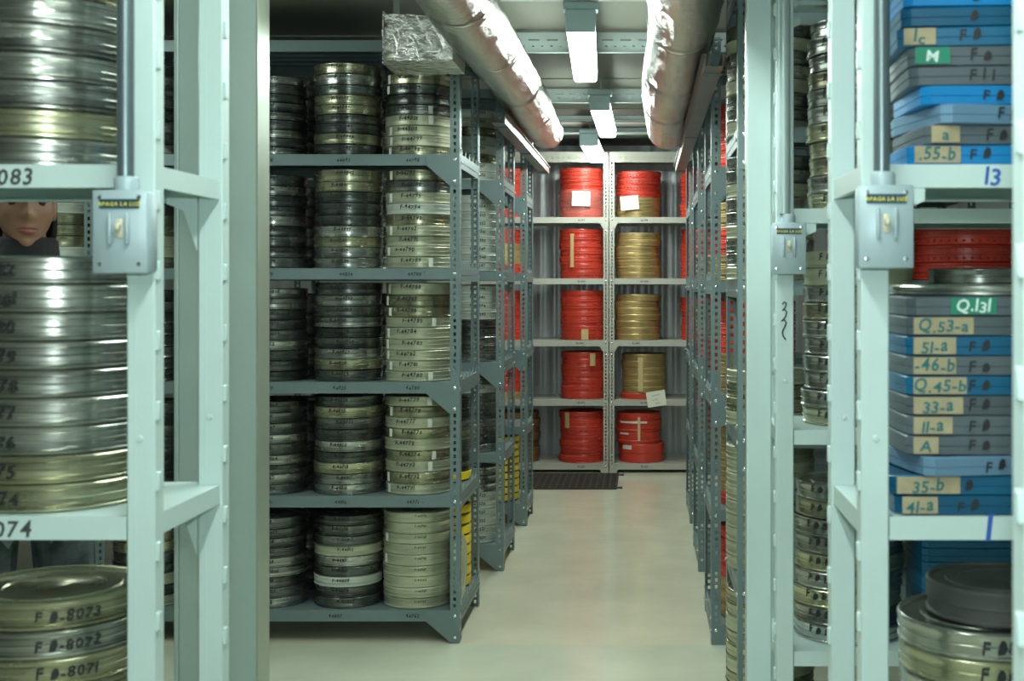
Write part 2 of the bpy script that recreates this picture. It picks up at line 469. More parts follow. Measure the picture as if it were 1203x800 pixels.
# ------------------------------------------------------------------ room
RX0, RX1, RY0, RY1, RZ = -4.6, 2.4, -1.9, 9.78, 2.405
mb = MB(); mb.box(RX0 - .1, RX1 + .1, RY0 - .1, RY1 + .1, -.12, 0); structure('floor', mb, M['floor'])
mb = MB(); mb.box(RX0 - .1, RX1 + .1, RY0 - .1, RY1 + .1, RZ, RZ + .1)
for k in range(11):    # panel joints
    y = RY0 + .55 + k * 1.13
    mb.box(RX0, RX1, y, y + .03, RZ - .006, RZ)
structure('ceiling', mb, M['ceiling'])
mb = MB(); mb.box(RX0 - .1, RX0, RY0, RY1, 0, RZ); structure('wall_left', mb, M['wall'])
mb = MB(); mb.box(RX1, RX1 + .1, RY0, RY1, 0, RZ); structure('wall_right', mb, M['wall'])
mb = MB(); mb.box(RX0, RX1, RY0 - .1, RY0, 0, RZ); structure('wall_front', mb, M['wall'])
# corrugated far wall
mb = MB()
pts = []; x = RX0
while x < RX1:
    pts += [(x, 0), (x + .022, -.001), (x + .034, -.004), (x + .044, -.009), (x + .054, -.012), (x + .064, -.012), (x + .074, -.009), (x + .084, -.004), (x + .092, -.001)]
    x += .104
poly = [(px, RY1 + py * .45) for px, py in pts if px <= RX1] + [(RX1, RY1), (RX1, RY1 + .1), (RX0, RY1 + .1)]
mb.prism(poly, 0, RZ)
structure('wall_back', mb, M['wall_metal'], 50)
# two ribs of roof trim above the end rack
for n_, (y, z) in enumerate(((8.05, 2.372), (8.62, 2.372))):
    mb = MB(); mb.box(RX0, RX1, y, y + .05, z, RZ - .006); mb.box(RX0, RX1, y - .03, y + .08, z - .008, z)
    structure('trim_%d' % (n_ + 1), mb, M['beam'])

# ------------------------------------------------------------------ slotted-angle racks
POST = {}
def angle_post(sx, sy, H, m, wf=.036, ws=.048):
    """L-section post with real punched slots. corner at origin; front flange runs +sx in X, side flange +sy in Y"""
    key = (sx, sy, round(H, 3), m)
    if key in POST: return POST[key]
    mb = MB(); t = .0022
    def strip(width, place):
        pitch = .0255; n = int(H / pitch); 
        c = width * .52; hw, hh = .0052, .0070
        for i in range(n + 1):
            z0 = i * pitch; z1 = min(H, z0 + pitch)
            if z1 - z0 < .016:
                quad = [(0, z0), (width, z0), (width, z1), (0, z1)]
                if z1 - z0 > 1e-4: add2(quad, [(0, 1, 2, 3)], place)
                continue
            zc = (z0 + z1) / 2
            o = [(0, z0), (width, z0), (width, z1), (0, z1)]
            k = [(c - hw, zc - hh), (c + hw, zc - hh), (c + hw, zc + hh), (c - hw, zc + hh)]
            add2(o + k, [(0, 1, 5, 4), (1, 2, 6, 5), (2, 3, 7, 6), (3, 0, 4, 7)], place, hole=True)
    def add2(uv, fs, place, hole=False):
        a = [place(u, v, 0) for u, v in uv]; b = [place(u, v, t) for u, v in uv]
        n = len(a)
        F = [f for f in fs] + [tuple(i + n for i in f)[::-1] for f in fs]
        F += [(0, n, n + 3, 3), (1, 2, n + 2, n + 1)]
        if hole: F += [(4 + i, 4 + (i + 1) % 4, n + 4 + (i + 1) % 4, n + 4 + i) for i in range(4)]
        mb.add(a + b, F)
    strip(wf, lambda u, v, d: (sx * u, sy * d, v))
    strip(ws, lambda u, v, d: (sx * d, sy * (u + t), v))
    mb.box(0, sx * wf, 0, sy * .03, 0, .004)      # foot plate
    me = mb.mesh('post', M[m], 0)
    POST[key] = me
    return me

BOLT = None
def bolt_mesh():
    global BOLT
    if BOLT is None:
        mb = MB(); mb.lathe([(0, -.001), (.0062, 0), (.0062, .003), (.004, .0045), (0, .005)], 8, Matrix.Rotation(PI / 2, 4, 'X'))
        BOLT = mb.mesh('bolt', M['bolt'], 50)
    return BOLT

def slotted_rack(label, group, xa, xf, yf, yr, levels, H, m='rack', side=-1, gus=(0, 2, 4), writing=None, mids=(), bolts=True, tabs=True):
    """xa: aisle edge; xf: other edge; side=-1 when the rack lies at -X of its aisle edge"""
    root = put('slotted_rack', None, loc=(xa, yf, 0), label=label, cat='storage rack', group=group)
    s = side
    W = abs(xf - xa); D = yr - yf
    posts = [(0, 0, s, 1), (0, D, s, -1), (s * W, 0, -s, 1), (s * W, D, -s, -1)]
    for mx in mids: posts += [(s * mx, 0, s, 1), (s * mx, 0, -s, 1), (s * mx, D, s, -1)]
    for px, py, sx, sy in posts:
        put('post', angle_post(sx, sy, H, m), root, (px, py, 0))
    lip = .042; t = .002
    sm = MB(); e = .0035
    x0, x1 = sorted((s * e, s * (W - e))); y0, y1 = e, D - e
    sm.box(x0, x1, y0, y1, -t, 0)
    sm.box(x0, x1, y0, y0 + t, -lip, -t); sm.box(x0, x1, y1 - t, y1, -lip, -t)
    sm.box(x0, x1, y0 + t, y0 + .014, -lip, -lip + t)
    for xx in (x0, x1 - t):
        sm.box(xx, xx + t, y0 + t, y1 - t, -lip, -t)
    nr = max(2, int(D / .09))
    for i in range(1, nr):
        yy = y0 + (y1 - y0) * i / nr
        sm.box(x0 + .003, x1 - .003, yy - .006, yy + .006, -.014, -t)
    # punched side rail with the small upright tabs
    shelf = sm.mesh('shelf', M[m], 0)
    rm = MB()
    rx = 0.0; a, b = sorted((rx, rx + s * .003))
    rm.box(a, b, .05, D - .05, -.05, -.032); rm.box(a, b, .05, D - .05, -.024, .004 if tabs else -.0006)
    ns = int(D / .022)
    for i in range(ns + 1):
        yy = .05 + (D - .1) * i / ns
        rm.box(a, b, yy, min(yy + .008, D - .05), -.032, -.024)
    a2, b2 = sorted((s * .004, s * .012))
    rail = rm.mesh('side_rail', M[m], 0)
    tm = MB(); nf = 5
    for i in range(nf):
        yy = .07 + (D - .16) * i / (nf - 1)
        T = Matrix.Translation((s * .004, yy, .001))
        tm.add([(0, 0, 0), (0, .035, 0), (0, .035, .03), (s * .005, 0, 0), (s * .005, .035, 0), (s * .002, .035, .03)], [(0, 1, 2), (3, 5, 4), (0, 2, 5, 3), (1, 4, 5, 2), (0, 3, 4, 1)], T)
    a3, b3 = sorted((s * .004, s * .007)); tm.box(a3, b3, .06, D - .05, -.004, .003)
    fin = tm.mesh('rail_tab_strip', M[m], 0)
    gm = MB()
    gw, gh = (.125, .105) if m == 'rack' else (.062, .07)
    poly = [(0, 0), (-gw, 0), (-gw, -.042), (-.038, -gh - .012), (0, -gh - .012)]
    poly = [(p * -s, q) for p, q in poly]
    if s > 0: poly = poly[::-1]
    poly = [(px, q) for px, q in poly]
    T = Matrix.Rotation(PI / 2, 4, 'X')
    gm.prism([(-px * 1.0, q) for px, q in [(-a_, b_) for a_, b_ in poly]], 0, .0018, T)
    gmesh = gm.mesh('gusset', M[m], 0)
    for k, z in enumerate(levels):
        sh = put('shelf', shelf, root, (0, 0, z))
        put('side_rail', rail, sh)
        if tabs: put('rail_tab', fin, sh)
        if writing and k in writing:
            for (wx, txt) in writing[k]:
                put('marker_writing', text_flat(txt, .018, M['ink'], Matrix.Translation((wx - xa, e - .0008, -.021)), seed=k), sh)
        if k in gus:
            g = put('gusset', gmesh, root, (0, 0.0, z))
            if mids:
                for mx in mids:
                    put('gusset', gmesh, root, (s * mx, 0.0, z)); g2 = put('gusset', gmesh, root, (s * mx, 0, z)); g2.scale.x = -1
        if bolts and k < 5:
            for dz in ((-.02, -.1) if k in gus else (-.02,)):
                put('bolt', bolt_mesh(), root, (s * .018, -.0005, z + dz))
            for (py) in (() if bolts == 'few' else (.025, D - .025)):
                b_ = put('bolt', bolt_mesh(), root, (-s * .0005, py, z - .03)); b_.rotation_euler = (0, 0, -s * -PI / 2 if s > 0 else PI / 2)
                b_.rotation_euler = (0, 0, PI / 2 if s < 0 else -PI / 2)
                if bolts != 'few' and k in gus:
                    c_ = put('bolt', bolt_mesh(), root, (-s * .0005, py, z + .02)); c_.rotation_euler = b_.rotation_euler
    return root

LZ = [.123 + .428 * k for k in range(6)]
RZL = [.075 + .428 * k for k in range(6)]
XL1 = -.693
L1_writing = {0: [(-.87, '44762'), (-1.16, '44807'), (-1.44, '44852')], 1: [(-.86, '44771  -'), (-1.14, '44816'), (-1.42, '44861')],
              2: [(-.87, '44780'), (-1.145, '44825'), (-1.42, '44870')], 3: [(-.855, '44789 *'), (-1.12, '44834'), (-1.42, '44879')], 4: [(-.87, '44798'), (-1.13, '44843'), (-1.42, '44888')]}
slotted_rack('grey slotted rack with marked film cans under the foil branch duct', 'slotted racks along the aisle', XL1, -2.06, 4.79, 5.37, LZ, 2.29, writing=L1_writing)
slotted_rack('grey slotted rack past the pillar, behind the person in the dark jacket', 'slotted racks along the aisle', -2.066, -3.3, 4.79, 5.37, LZ, 2.29, bolts=False)
slotted_rack('grey slotted rack between the foil-duct rack and the one with yellow reel cases', 'slotted racks along the aisle', -.660, -1.95, 5.99, 6.50, LZ, 2.26)
slotted_rack('narrow grey slotted rack with yellow reel cases on its lowest shelf', 'slotted racks along the aisle', -.655, -1.95, 7.11, 7.52, LZ, 2.26)
slotted_rack('tall grey slotted rack directly behind the slim pillar with the switch', 'slotted racks along the aisle', .262, 1.55, 3.57, 4.10, RZL, 2.27, side=1, tabs=False)
slotted_rack('grey slotted rack second from the slim pillar, opposite the foil-duct rack', 'slotted racks along the aisle', .250, 1.55, 4.77, 5.30, RZL, 2.27, side=1)
slotted_rack('grey slotted rack third from the slim pillar', 'slotted racks along the aisle', .252, 1.55, 5.98, 6.60, RZL, 2.27, side=1)
slotted_rack('grey slotted rack fourth from the slim pillar, closest to the end rack', 'slotted racks along the aisle', .255, 1.55, 7.18, 7.80, RZL, 2.27, side=1)
BZ = [.065, .52, .944, 1.386, 1.823]
YB = 9.1
BWR = {0: [(-.45, '43 062'), (.0, '43 071')], 1: [(-.45, '43 076'), (.0, '43 085')], 2: [(-.46, '43 090'), (-.06, '43 092')], 3: [(-.45, '43 094'), (0, '43 099')], 4: [(-.45, '43 103'), (0, '43 108')]}
slotted_rack('pale grey rack across the end wall, bay with the gold cans', 'end wall racks', -.250, .72, YB, YB + .5, BZ + [2.285], 2.29, m='rack_pale', side=1, gus=(0, 2, 4), writing={k: v[1:] for k, v in BWR.items()}, bolts='few')
slotted_rack('pale grey rack across the end wall, bay with only red cans on top', 'end wall racks', -.256, -1.55, YB, YB + .5, BZ + [2.285], 2.29, m='rack_pale', side=-1, gus=(0, 2, 4), writing={k: v[:1] for k, v in BWR.items()}, bolts='few')

for rk, sx in ((bpy.data.objects['slotted_rack.008'], 1), (bpy.data.objects['slotted_rack.009'], -1)):
    hb_ = MB(); n_ = 12; L_ = .96 if sx > 0 else 1.28
    for i in range(int(L_ / .04)):
        a_ = sx * (.004 + i * .04); b_ = sx * (.004 + (i + 1) * .04); c_ = sx * (.004 + i * .04 + .03)
        hb_.box(a_, b_, -.004, -.001, 2.213, 2.240); hb_.box(a_, c_, -.004, -.001, 2.240, 2.252); hb_.box(a_, b_, -.004, -.001, 2.252, 2.288)
    put('head_rail', hb_.mesh('head_rail', M['rack_pale'], 0), rk)
# ------------------------------------------------------------------ painted shelving in front (clip posts)
CP = {}
def clip_post(sx, H=2.35, wf=.040, ws=.036):
    """box post; corner at the aisle edge, front face runs +sx in X, clips down the aisle side"""
    if sx in CP: return CP[sx]
    mb = MB()
    x0, x1 = sorted((0, sx * wf))
    mb.bbox(x0, x1, 0, ws, 0, H, .0022)
    mb.box(x0 + .012, x0 + .013, -.0006, .001, .02, H - .02)
    z = .055
    while z < H - .05:
        a, b = sorted((-sx * .0045, sx * .002))
        mb.bbox(a, b, .004, .016, z, z + .027, .0012)
        z += .1
    for z in (.31, 1.13, 1.93):
        mb.lathe([(0, -.0008), (.005, 0), (.004, .0025), (0, .003)], 10, Matrix.Translation((sx * .021, 0, z)) @ Matrix.Rotation(PI / 2, 4, 'X'))
    CP[sx] = mb.mesh('post', M['white_paint'], 40)
    return CP[sx]

def painted_shelving(label, xa, xf, yf, yr, levels, side, writing=None, rear=True, front=True):
    s = side
    root = put('painted_shelving', None, loc=(xa, yf, 0), label=label, cat='shelving unit', group='pale green painted shelving units')
    D = yr - yf; W = abs(xf - xa)
    for px, sx in ((0, s), (s * W, -s)):
        put('post', clip_post(sx), root, (px, 0, 0))
        put('post', clip_post(sx), root, (px, D, 0))
    lip = .033; t = .0018
    mb = MB()
    x0, x1 = sorted((s * .041, s * (W - .041)))
    mb.box(x0, x1, .004, D + .03, -t, 0); mb.box(x0, x1, .002, .004, -lip, 0); mb.box(x0, x1, .004, .018, -lip, -lip + t)
    mb.box(x0, x1, D + .028, D + .03, -lip, -t); mb.box(x0, x1, D + .012, D + .028, -lip, -lip + t)
    mb.box(x0, x1, D * .5, D * .5 + .03, -.02, -t)
    shelf = mb.mesh('shelf', M['white_paint'], 0)
    rb = MB()
    xa_, xb_ = sorted((s * .004, s * .012))
    rb.box(xa_, xb_, .034, D + .002, -.031, 0)
    rb2, rb3 = sorted((s * .012, s * .041))
    rb.box(rb2, rb3, .036, D, -t, 0)
    rail = rb.mesh('side_rail', M['white_paint'], 0)
    gb = MB()
    P = [(0, 0), (-.05, 0), (-.05, -.018), (-.022, -.03), (0, -.095)]
    P = [(a * -s, b) for a, b in P]
    if s > 0: P = P[::-1]
    gb.prism(P, 0, .002, Matrix.Rotation(PI / 2, 4, 'X'))
    gus = gb.mesh('gusset', M['white_paint'], 0)
    for k, z in enumerate(levels):
        sh = put('shelf', shelf, root, (0, 0, z)); put('side_rail', rail, sh)
        put('gusset', gus, root, (s * .040, D - .004, z - .02))
        put('gusset', gus, root, (s * .040, -.001, z - .034)) if s > 0 and k == 2 else None
        if writing and k in writing:
            wx, txt, ink, size = writing[k]
            put('marker_writing', text_flat(txt, size, M[ink], Matrix.Translation((wx - xa, .0012, -.017)), jit=.15), sh)
    return root

FZ = [.519, 1.019, 1.519, 2.03]
XFL, XFR = -.694, .307
painted_shelving('pale green painted shelving with big shiny film cans and the light switch on its post', XFL, XFL - .93, 1.81, 2.10, FZ, -1,
                 writing={2: (-.902, '8083', 'ink_grey', .032), 1: (-.905, '8074', 'ink_grey', .032)})
painted_shelving('pale green painted shelving holding the blue and grey plastic cases', XFR, XFR + .93, 1.81, 2.10, FZ, 1,
                 writing={2: (.495, '13', 'ink_blue', .034), 1: (.49, '1', 'ink_blue', .05)})
painted_shelving('pale green painted shelving post row beside the slim pillar, full of grey cans', XFR - .010, XFR + .93, 2.88, 3.17, FZ, 1)
painted_shelving('empty pale green shelving closest to the viewer, one post showing', XFR, XFR + .93, .735, 1.03, FZ, 1)

# pillars (box sections, aisle light painted into the edge colour)
mb = MB(); mb.bbox(-1.058, -.880, 2.90, 2.965, 0, RZ, .002)
mb.bbox(-1.066, -1.058, 2.893, 2.965, 0, RZ, .001)
mb.mi = 1; mb.bbox(-.880, -.878, 2.899, 2.99, 0, RZ, .0004)
o = structure('pillar_left', mb, [M['pillar'], M['pillar_side']])
mb = MB(); mb.bbox(.2345, .292, 2.925, 2.965, 0, RZ, .003)
mb.mi = 1; mb.bbox(.2335, .2345, 2.93, 2.965, 0, RZ, .0004)
o = structure('pillar_right', mb, [M['white_paint'], M['pillar_side']])

# scrawl on the slim post
V, F = text_geo('~', .05, 0, 3)
mb = MB()
pts = [(.014, .118), (.019, .124), (.023, .120), (.021, .112), (.014, .104), (.020, .106), (.024, .100), (.021, .090), (.012, .080), (.019, .083), (.023, .076), (.019, .066), (.014, .056), (.016, .046), (.022, .038)]
mb.tube([(XFR - .010 + x, 2.8785, EYE - .095 + (z - .07)) for x, z in pts], .0016, 6)
put('pen_scrawl', mb.mesh('pen_scrawl', M['ink'], 0), label='black pen scrawl on the pale post below the small switch', cat='handwriting')

# ------------------------------------------------------------------ switches and conduits
def switch_box(label, x, y, z):
    """x: centre; y: front plane of the post behind; z: bottom of the box"""
    root = put('light_switch', None, loc=(x, y, z), label=label, cat='light switch', group='surface mounted light switches')
    w_, h_, d = .037, .113, .040
    mb = MB(); mb.bbox(-w_, w_, -d, -.0005, 0, h_, .004)
    put('switch_box', mb.mesh('switch_box', M['switch_grey'], 50), root)
    mb = MB(); mb.bbox(-w_ - .001, w_ + .001, -d - .004, -d, -.001, h_ + .001, .0018)
    put('cover_plate', mb.mesh('cover_plate', M['switch_grey'], 50), root)
    for sx in (-1, 1):
        g = MB(); g.bbox(sx * .012 - .0025, sx * .012 + .0025, -d - .012, -d - .004, .038, .082, .002)
        put('guard_rib', g.mesh('guard_rib', M['switch_grey'], 50), root)
        for zz in (.012, .104):
            sc = MB(); sc.lathe([(0, -.0005), (.0032, 0), (.003, .0014), (0, .0018)], 10, Matrix.Translation((sx * .027, -d - .004, zz)) @ Matrix.Rotation(PI / 2, 4, 'X'))
            put('screw', sc.mesh('screw', M['bolt'], 50), root)
    tg = MB(); tg.bbox(-.005, .005, -d - .0065, -d - .004, .048, .074, .001); tg.bbox(-.0035, .0035, -d - .017, -d - .006, .058, .068, .0015)
    put('toggle', tg.mesh('toggle', M['toggle'], 50), root)
    sg = MB(); sg.box(-.0275, .0275, -d - .0052, -d - .004, .0885, .1015)
    pl = put('name_plate', sg.mesh('name_plate', M['sign_dark'], 0), root)
    put('lettering', text_flat('APAGA LA LUZ', .0074, M['sign_yellow'], Matrix.Translation((0, -d - .0056, .0948)), jit=0), pl)
    hb = MB(); hb.lathe([(0, h_), (.017, h_), (.017, h_ + .018), (.0145, h_ + .021), (0, h_ + .021)], 20, Matrix.Translation((0, -.019, 0)))
    put('conduit_hub', hb.mesh('conduit_hub', M['switch_grey'], 40), root)
    return root

def conduit(label, x, y, z0, r, m):
    mb = MB(); mb.tube([(x, y, z0), (x, y, 1.95), (x, y, 2.25), (x, y, 2.398)], r, 20)
    c = put('conduit', mb.mesh('conduit', M[m], 50), label=label, cat='conduit pipe', group='electrical conduits above the switches')
    for z in (2.0, 2.3):
        k = MB(); k.lathe([(r, -.006), (r + .0025, -.005), (r + .0025, .005), (r, .006)], 20, Matrix.Translation((x, y, z)))
        put('clamp', k.mesh('clamp', M['bolt'], 40), c)

SYf = 1.81
switch_box('grey metal light switch on the post beside the big shiny film cans', -.724, SYf - .0045, 1.365)
conduit('dark grey conduit running up beside the big shiny film cans', -.724 - .002, SYf - .0235, 1.365 + .134, .0115, 'conduit')
switch_box('grey metal light switch on the post beside the blue cases', .334, SYf - .0045, 1.372)
conduit('dark grey conduit running up beside the stack of blue cases', .332, SYf - .0235, 1.372 + .134, .0115, 'conduit')
switch_box('smaller-looking grey light switch on the slim post by the tall rack', .321, 2.8755, 1.371)
conduit('pale conduit rising along the slim post by the tall rack', .312, 2.8755 - .019, 1.371 + .134, .0145, 'conduit_pale')

# ------------------------------------------------------------------ rack tie rails, tray, ducts, lamps
def tie_rail(y, z, x0, x1, label, h=.08):
    mb = MB()
    t = .003
    # web facing the viewer with two rows of real slots
    n = int((x1 - x0) / .075); px = (x1 - x0) / n
    zs = [0, h * .30, h * .38, h * .62, h * .70, h]
    for i in range(n):
        a = x0 + i * px
        mb.box(a, a + px, y, y + t, z + zs[0], z + zs[1])
        mb.box(a, a + px * .38, y, y + t, z + zs[1], z + zs[2]); mb.box(a + px * .52, a + px * .88, y, y + t, z + zs[1], z + zs[2])
        mb.box(a, a + px, y, y + t, z + zs[2], z + zs[3])
        mb.box(a, a + px * .2, y, y + t, z + zs[3], z + zs[4]); mb.box(a + px * .8, a + px, y, y + t, z + zs[3], z + zs[4])
        mb.box(a, a + px, y, y + t, z + zs[4], z + zs[5])
    mb.box(x0, x1, y, y + .035, z + h, z + h + t); mb.box(x0, x1, y - .02, y, z - t, z)
    put('tie_rail', mb.mesh('tie_rail', M['beam'], 0), label=label, cat='tie rail', group='slotted rails tying the rack tops over the aisle')
tie_rail(5.30, 2.308, -.80, .34, 'bright slotted steel rail crossing above the first hanging lamp')
tie_rail(6.88, 2.325, -.80, .34, 'dim slotted steel rail crossing over the second hanging lamp', .07)
tie_rail(4.33, 2.31, -.69, .34, 'slotted steel rail at the very top above the first lamp end cap')
tie_rail(7.75, 2.34, -.80, .34, 'thin slotted steel rail crossing above the third lamp', .025)

def tray(label, x, y0, y1, z):
    root = put('cable_tray', None, loc=(x, y0, z), label=label, cat='cable tray', group='trays along the rack tops')
    L_ = y1 - y0
    mb = MB(); mb.box(-.028, .028, 0, L_, 0, .003); mb.box(-.028, -.025, 0, L_, .003, .04); mb.box(.025, .028, 0, L_, .003, .04)
    mb.box(-.036, -.028, 0, L_, .037, .04); mb.box(.028, .036, 0, L_, .037, .04)
    put('channel', mb.mesh('channel', M['tray'], 0), root)
    for yy in (.12, L_ * .5, L_ - .15):
        b = MB(); b.box(-.03, .03, yy, yy + .04, -.0035, -.0005); put('clamp_plate', b.mesh('clamp_plate', M['rack'], 0), root)
tray('long galvanised tray under the shiny duct along the rack tops', -.617, 5.40, 7.90, 2.028)
tray('long galvanised tray along the rack tops behind the slim pillar', .212, 3.88, 7.6, 2.008)

def duct(label, x, z, y0, y1, r, seed):
    rr = random.Random(seed)
    prof = []; seg = 96; n = 40
    Y = y0
    L_ = y1 - y0
    mb = MB(); rings = []
    joints = [y0 + L_ * f for f in (.17, .36, .55, .74, .88)]
    for i in range(seg + 1):
        y = y0 + L_ * i / seg
        k = 1.0 + .035 * math.sin(y * 3.1 + seed) + .012 * math.sin(y * 17)
        for j in joints:
            k -= .085 * math.exp(-((y - j) / .022) ** 2)
        if y > y1 - .35: k *= .93
        rings.append((y, r * k, .008 * math.sin(y * 2.3 + seed), .006 * math.cos(y * 1.7)))
    vs = []; fs = []
    for (y, rad, dx, dz) in rings:
        for a in range(n):
            t = 2 * PI * a / n
            q = rad * (1 + .014 * math.sin(a * 3 + y * 5) + .008 * rr.uniform(-1, 1))
            vs.append((dx + q * math.cos(t), y - y0, dz + q * math.sin(t)))
    for i in range(seg):
        for a in range(n):
            b = (a + 1) % n
            fs.append((i * n + a, i * n + b, (i + 1) * n + b, (i + 1) * n + a))
    # thick mouth at the far end, closed cap at the near end
    o = len(vs)
    for a in range(n):
        vx, vy, vz = vs[seg * n + a]; vs.append((vx * .9, vy - .001, vz * .9))
    for a in range(n):
        vx, vy, vz = vs[seg * n + a]; vs.append((vx * .9, vy - .3, vz * .9))
    for a in range(n):
        b = (a + 1) % n
        fs.append((seg * n + a, seg * n + b, o + b, o + a)); fs.append((o + a, o + b, o + n + b, o + n + a))
    fs.append(tuple(range(n))); fs.append(tuple(range(o + n, o + 2 * n)))
    mb.add(vs, fs)
    root = put('foil_duct', mb.mesh('foil_duct', M['foil'], 60), loc=(x, y0, z), label=label, cat='air duct', group='foil ducts over the aisle')
    for j in joints[:4]:
        b = MB(); b.lathe([(r * .955, -.009), (r * .975, -.006), (r * .975, .006), (r * .955, .009)], 40, Matrix.Translation((.004, j - y0, 0)) @ Matrix.Rotation(PI / 2, 4, 'X'))
        put('band', b.mesh('band', M['bolt'], 60), root)
    # hanger straps to the ceiling
    for yy in (.7, 2.2, 3.2):
        if y0 + yy < y1 - .1:
            s_ = MB(); s_.box(-.0015, .0015, yy - .012, yy + .012, r - .004, RZ - z - .001); put('hanger_strap', s_.mesh('hanger_strap', M['bolt'], 0), root)
    return root
duct('fat silver foil duct above the rack of marked cans, with square branch', -.545, 2.192, 3.0, 7.15, .104, 2)
duct('fat silver foil duct above the racks by the slim pillar', .110, 2.146, 2.3, 6.62, .109, 5)
# square foil branch
mb = MB()
n = 14; vs = []; fs = []; rr = random.Random(3)
x0, x1, y0, y1, z0, z1 = -.905, -.665, 4.44, 4.74, 2.125, 2.285
def jit(p): return tuple(c + rr.uniform(-.0035, .0035) for c in p)
sect = []
for i in range(n + 1):
    f = i / n; x = x0 + (x1 - x0) * f
    ring = []
    for k in range(8): ring.append((x, y0 + (y1 - y0) * k / 8, z0))
    for k in range(5): ring.append((x, y1, z0 + (z1 - z0) * k / 5))
    for k in range(8): ring.append((x, y1 - (y1 - y0) * k / 8, z1))
    for k in range(5): ring.append((x, y0, z1 - (z1 - z0) * k / 5))
    sect.append([jit(p) for p in ring])
m_ = len(sect[0])
for r_ in sect: vs += r_
for i in range(n):
    for k in range(m_):
        fs.append((i * m_ + k, (i + 1) * m_ + k, (i + 1) * m_ + (k + 1) % m_, i * m_ + (k + 1) % m_))
fs.append(tuple(range(m_))); fs.append(tuple(range(n * m_, (n + 1) * m_))[::-1])
mb.add(vs, fs)
br = put('duct_branch', mb.mesh('duct_branch', M['foil_crinkle'], 25), label='square crinkled foil duct branch over the cans at the rack corner', cat='air duct')
fb = MB()
for (a, b, c, d) in ((y0 - .012, y1 + .012, z1, z1 + .012), (y0 - .012, y1 + .012, z0 - .012, z0), (y0 - .012, y0, z0, z1), (y1, y1 + .012, z0, z1)):
    fb.box(x0 - .004, x0, a, b, c, d)
put('flange', fb.mesh('flange', M['foil'], 0), br)
sp = MB(); sp.box(-.9, -.88, 4.58, 4.60, 2.292, RZ - .001); put('hanger_strap', sp.mesh('hanger_strap', M['bolt'], 0), br)

def lamp(label, x, y, L_, z, w_=.1, m='lamp', skew=0.0, group='fluorescent lamps hung over the aisle', tilt=0):
    """z: underside of the diffuser; runs +Y from y"""
    root = put('fluorescent_lamp', None, loc=(x, y, z), rz=skew, label=label, cat='ceiling lamp', group=group)
    h = .072; a = w_ / 2
    mb = MB(); mb.prism([(-a * .8, h), (a * .8, h), (a, h - .02), (a, h - .03), (-a, h - .03), (-a, h - .02)][::-1], -L_, 0, Matrix.Rotation(PI / 2, 4, 'X'))
    put('housing', mb.mesh('housing', M['lamp_body'], 0), root)
    mb = MB()
    P = [(-a * .96, h - .031), (-a * .98, .012), (-a * .8, 0), (a * .8, 0), (a * .98, .012), (a * .96, h - .031)]
    mb.prism(P, -L_ + .012, -.012, Matrix.Rotation(PI / 2, 4, 'X'))
    put('diffuser', mb.mesh('diffuser', M[m], 0), root)
    for yy in (-.012, L_ - .011):
        e = MB(); e.bbox(-a * 1.02, a * 1.02, yy, yy + .022, -.002, h + .002, .003)
        if yy > 0: pass
        put('end_cap', e.mesh('end_cap', M['lamp_cap'], 40), root) if yy < 0 else None
    for yy in (.15, L_ - .2):
        st = MB(); st.tube([(0, yy, h), (0, yy, RZ - z)], .004, 8); put('suspension_rod', st.mesh('suspension_rod', M['bolt'], 0), root)
    sk = MB(); sk.bbox(-.06, .06, -.002, .06, h + .003, h + .03, .003); put('mounting_bracket', sk.mesh('mounting_bracket', M['lamp_cap'], 40), root)
    return root
lamp('white fluorescent lamp closest to the viewer between the two foil ducts', -.218, 4.36, 1.10, 2.21, skew=.03)
lamp('white fluorescent lamp in the middle of the hanging row', -.222, 6.34, 1.19, 2.21, .10, skew=-.005)
lamp('white fluorescent lamp nearest the end wall rack', -.345, 7.92, 1.10, 2.205, .115, skew=-.012)
NG = 'unseen fluorescent lamps added over the near shelving'  # lamps out of view, added to brighten the foreground
lamp('added unseen fluorescent lamp overhead between the pale green shelving units', -.2, 2.2, 1.2, 2.26, .1, m='lamp_added', group=NG)
lamp('added unseen fluorescent lamp overhead above the photographer', -.2, .4, 1.2, 2.26, .1, m='lamp_added', group=NG)
lamp('added unseen fluorescent lamp overhead behind the photographer', -.2, -1.4, 1.2, 2.26, .1, m='lamp_added', group=NG)
lamp('added unseen fluorescent lamp overhead beyond the wide pillar above the person', -2.2, 3.1, 1.1, 2.27, .1, m='lamp', group=NG)

# ------------------------------------------------------------------ floor mat
root = put('rubber_mat', None, loc=(-.18, 8.37, 0), label='dark perforated rubber mat on the floor before the end rack', cat='floor mat')
mb = MB(); W_, D_ = 1.15, .66
nx, ny = 26, 16
for i in range(nx + 1):
    x = -W_ + W_ * i / nx; mb.box(x - .012, x, 0, D_, .001, .010)
for j in range(ny + 1):
    y = D_ * j / ny; mb.box(-W_, 0, y - .01, y + .01, .001, .009)
mb.box(-W_, 0, 0, D_, .001, .004)
put('grid', mb.mesh('grid', M['mat_rubber'], 0), root)
for yy in (.03, D_ - .06):
    t = MB(); t.bbox(.001, .035, yy, yy + .03, .001, .009, .002); t.bbox(.022, .035, yy - .012, yy + .042, .001, .009, .002)
    put('joining_tab', t.mesh('joining_tab', M['mat_rubber'], 0), root)

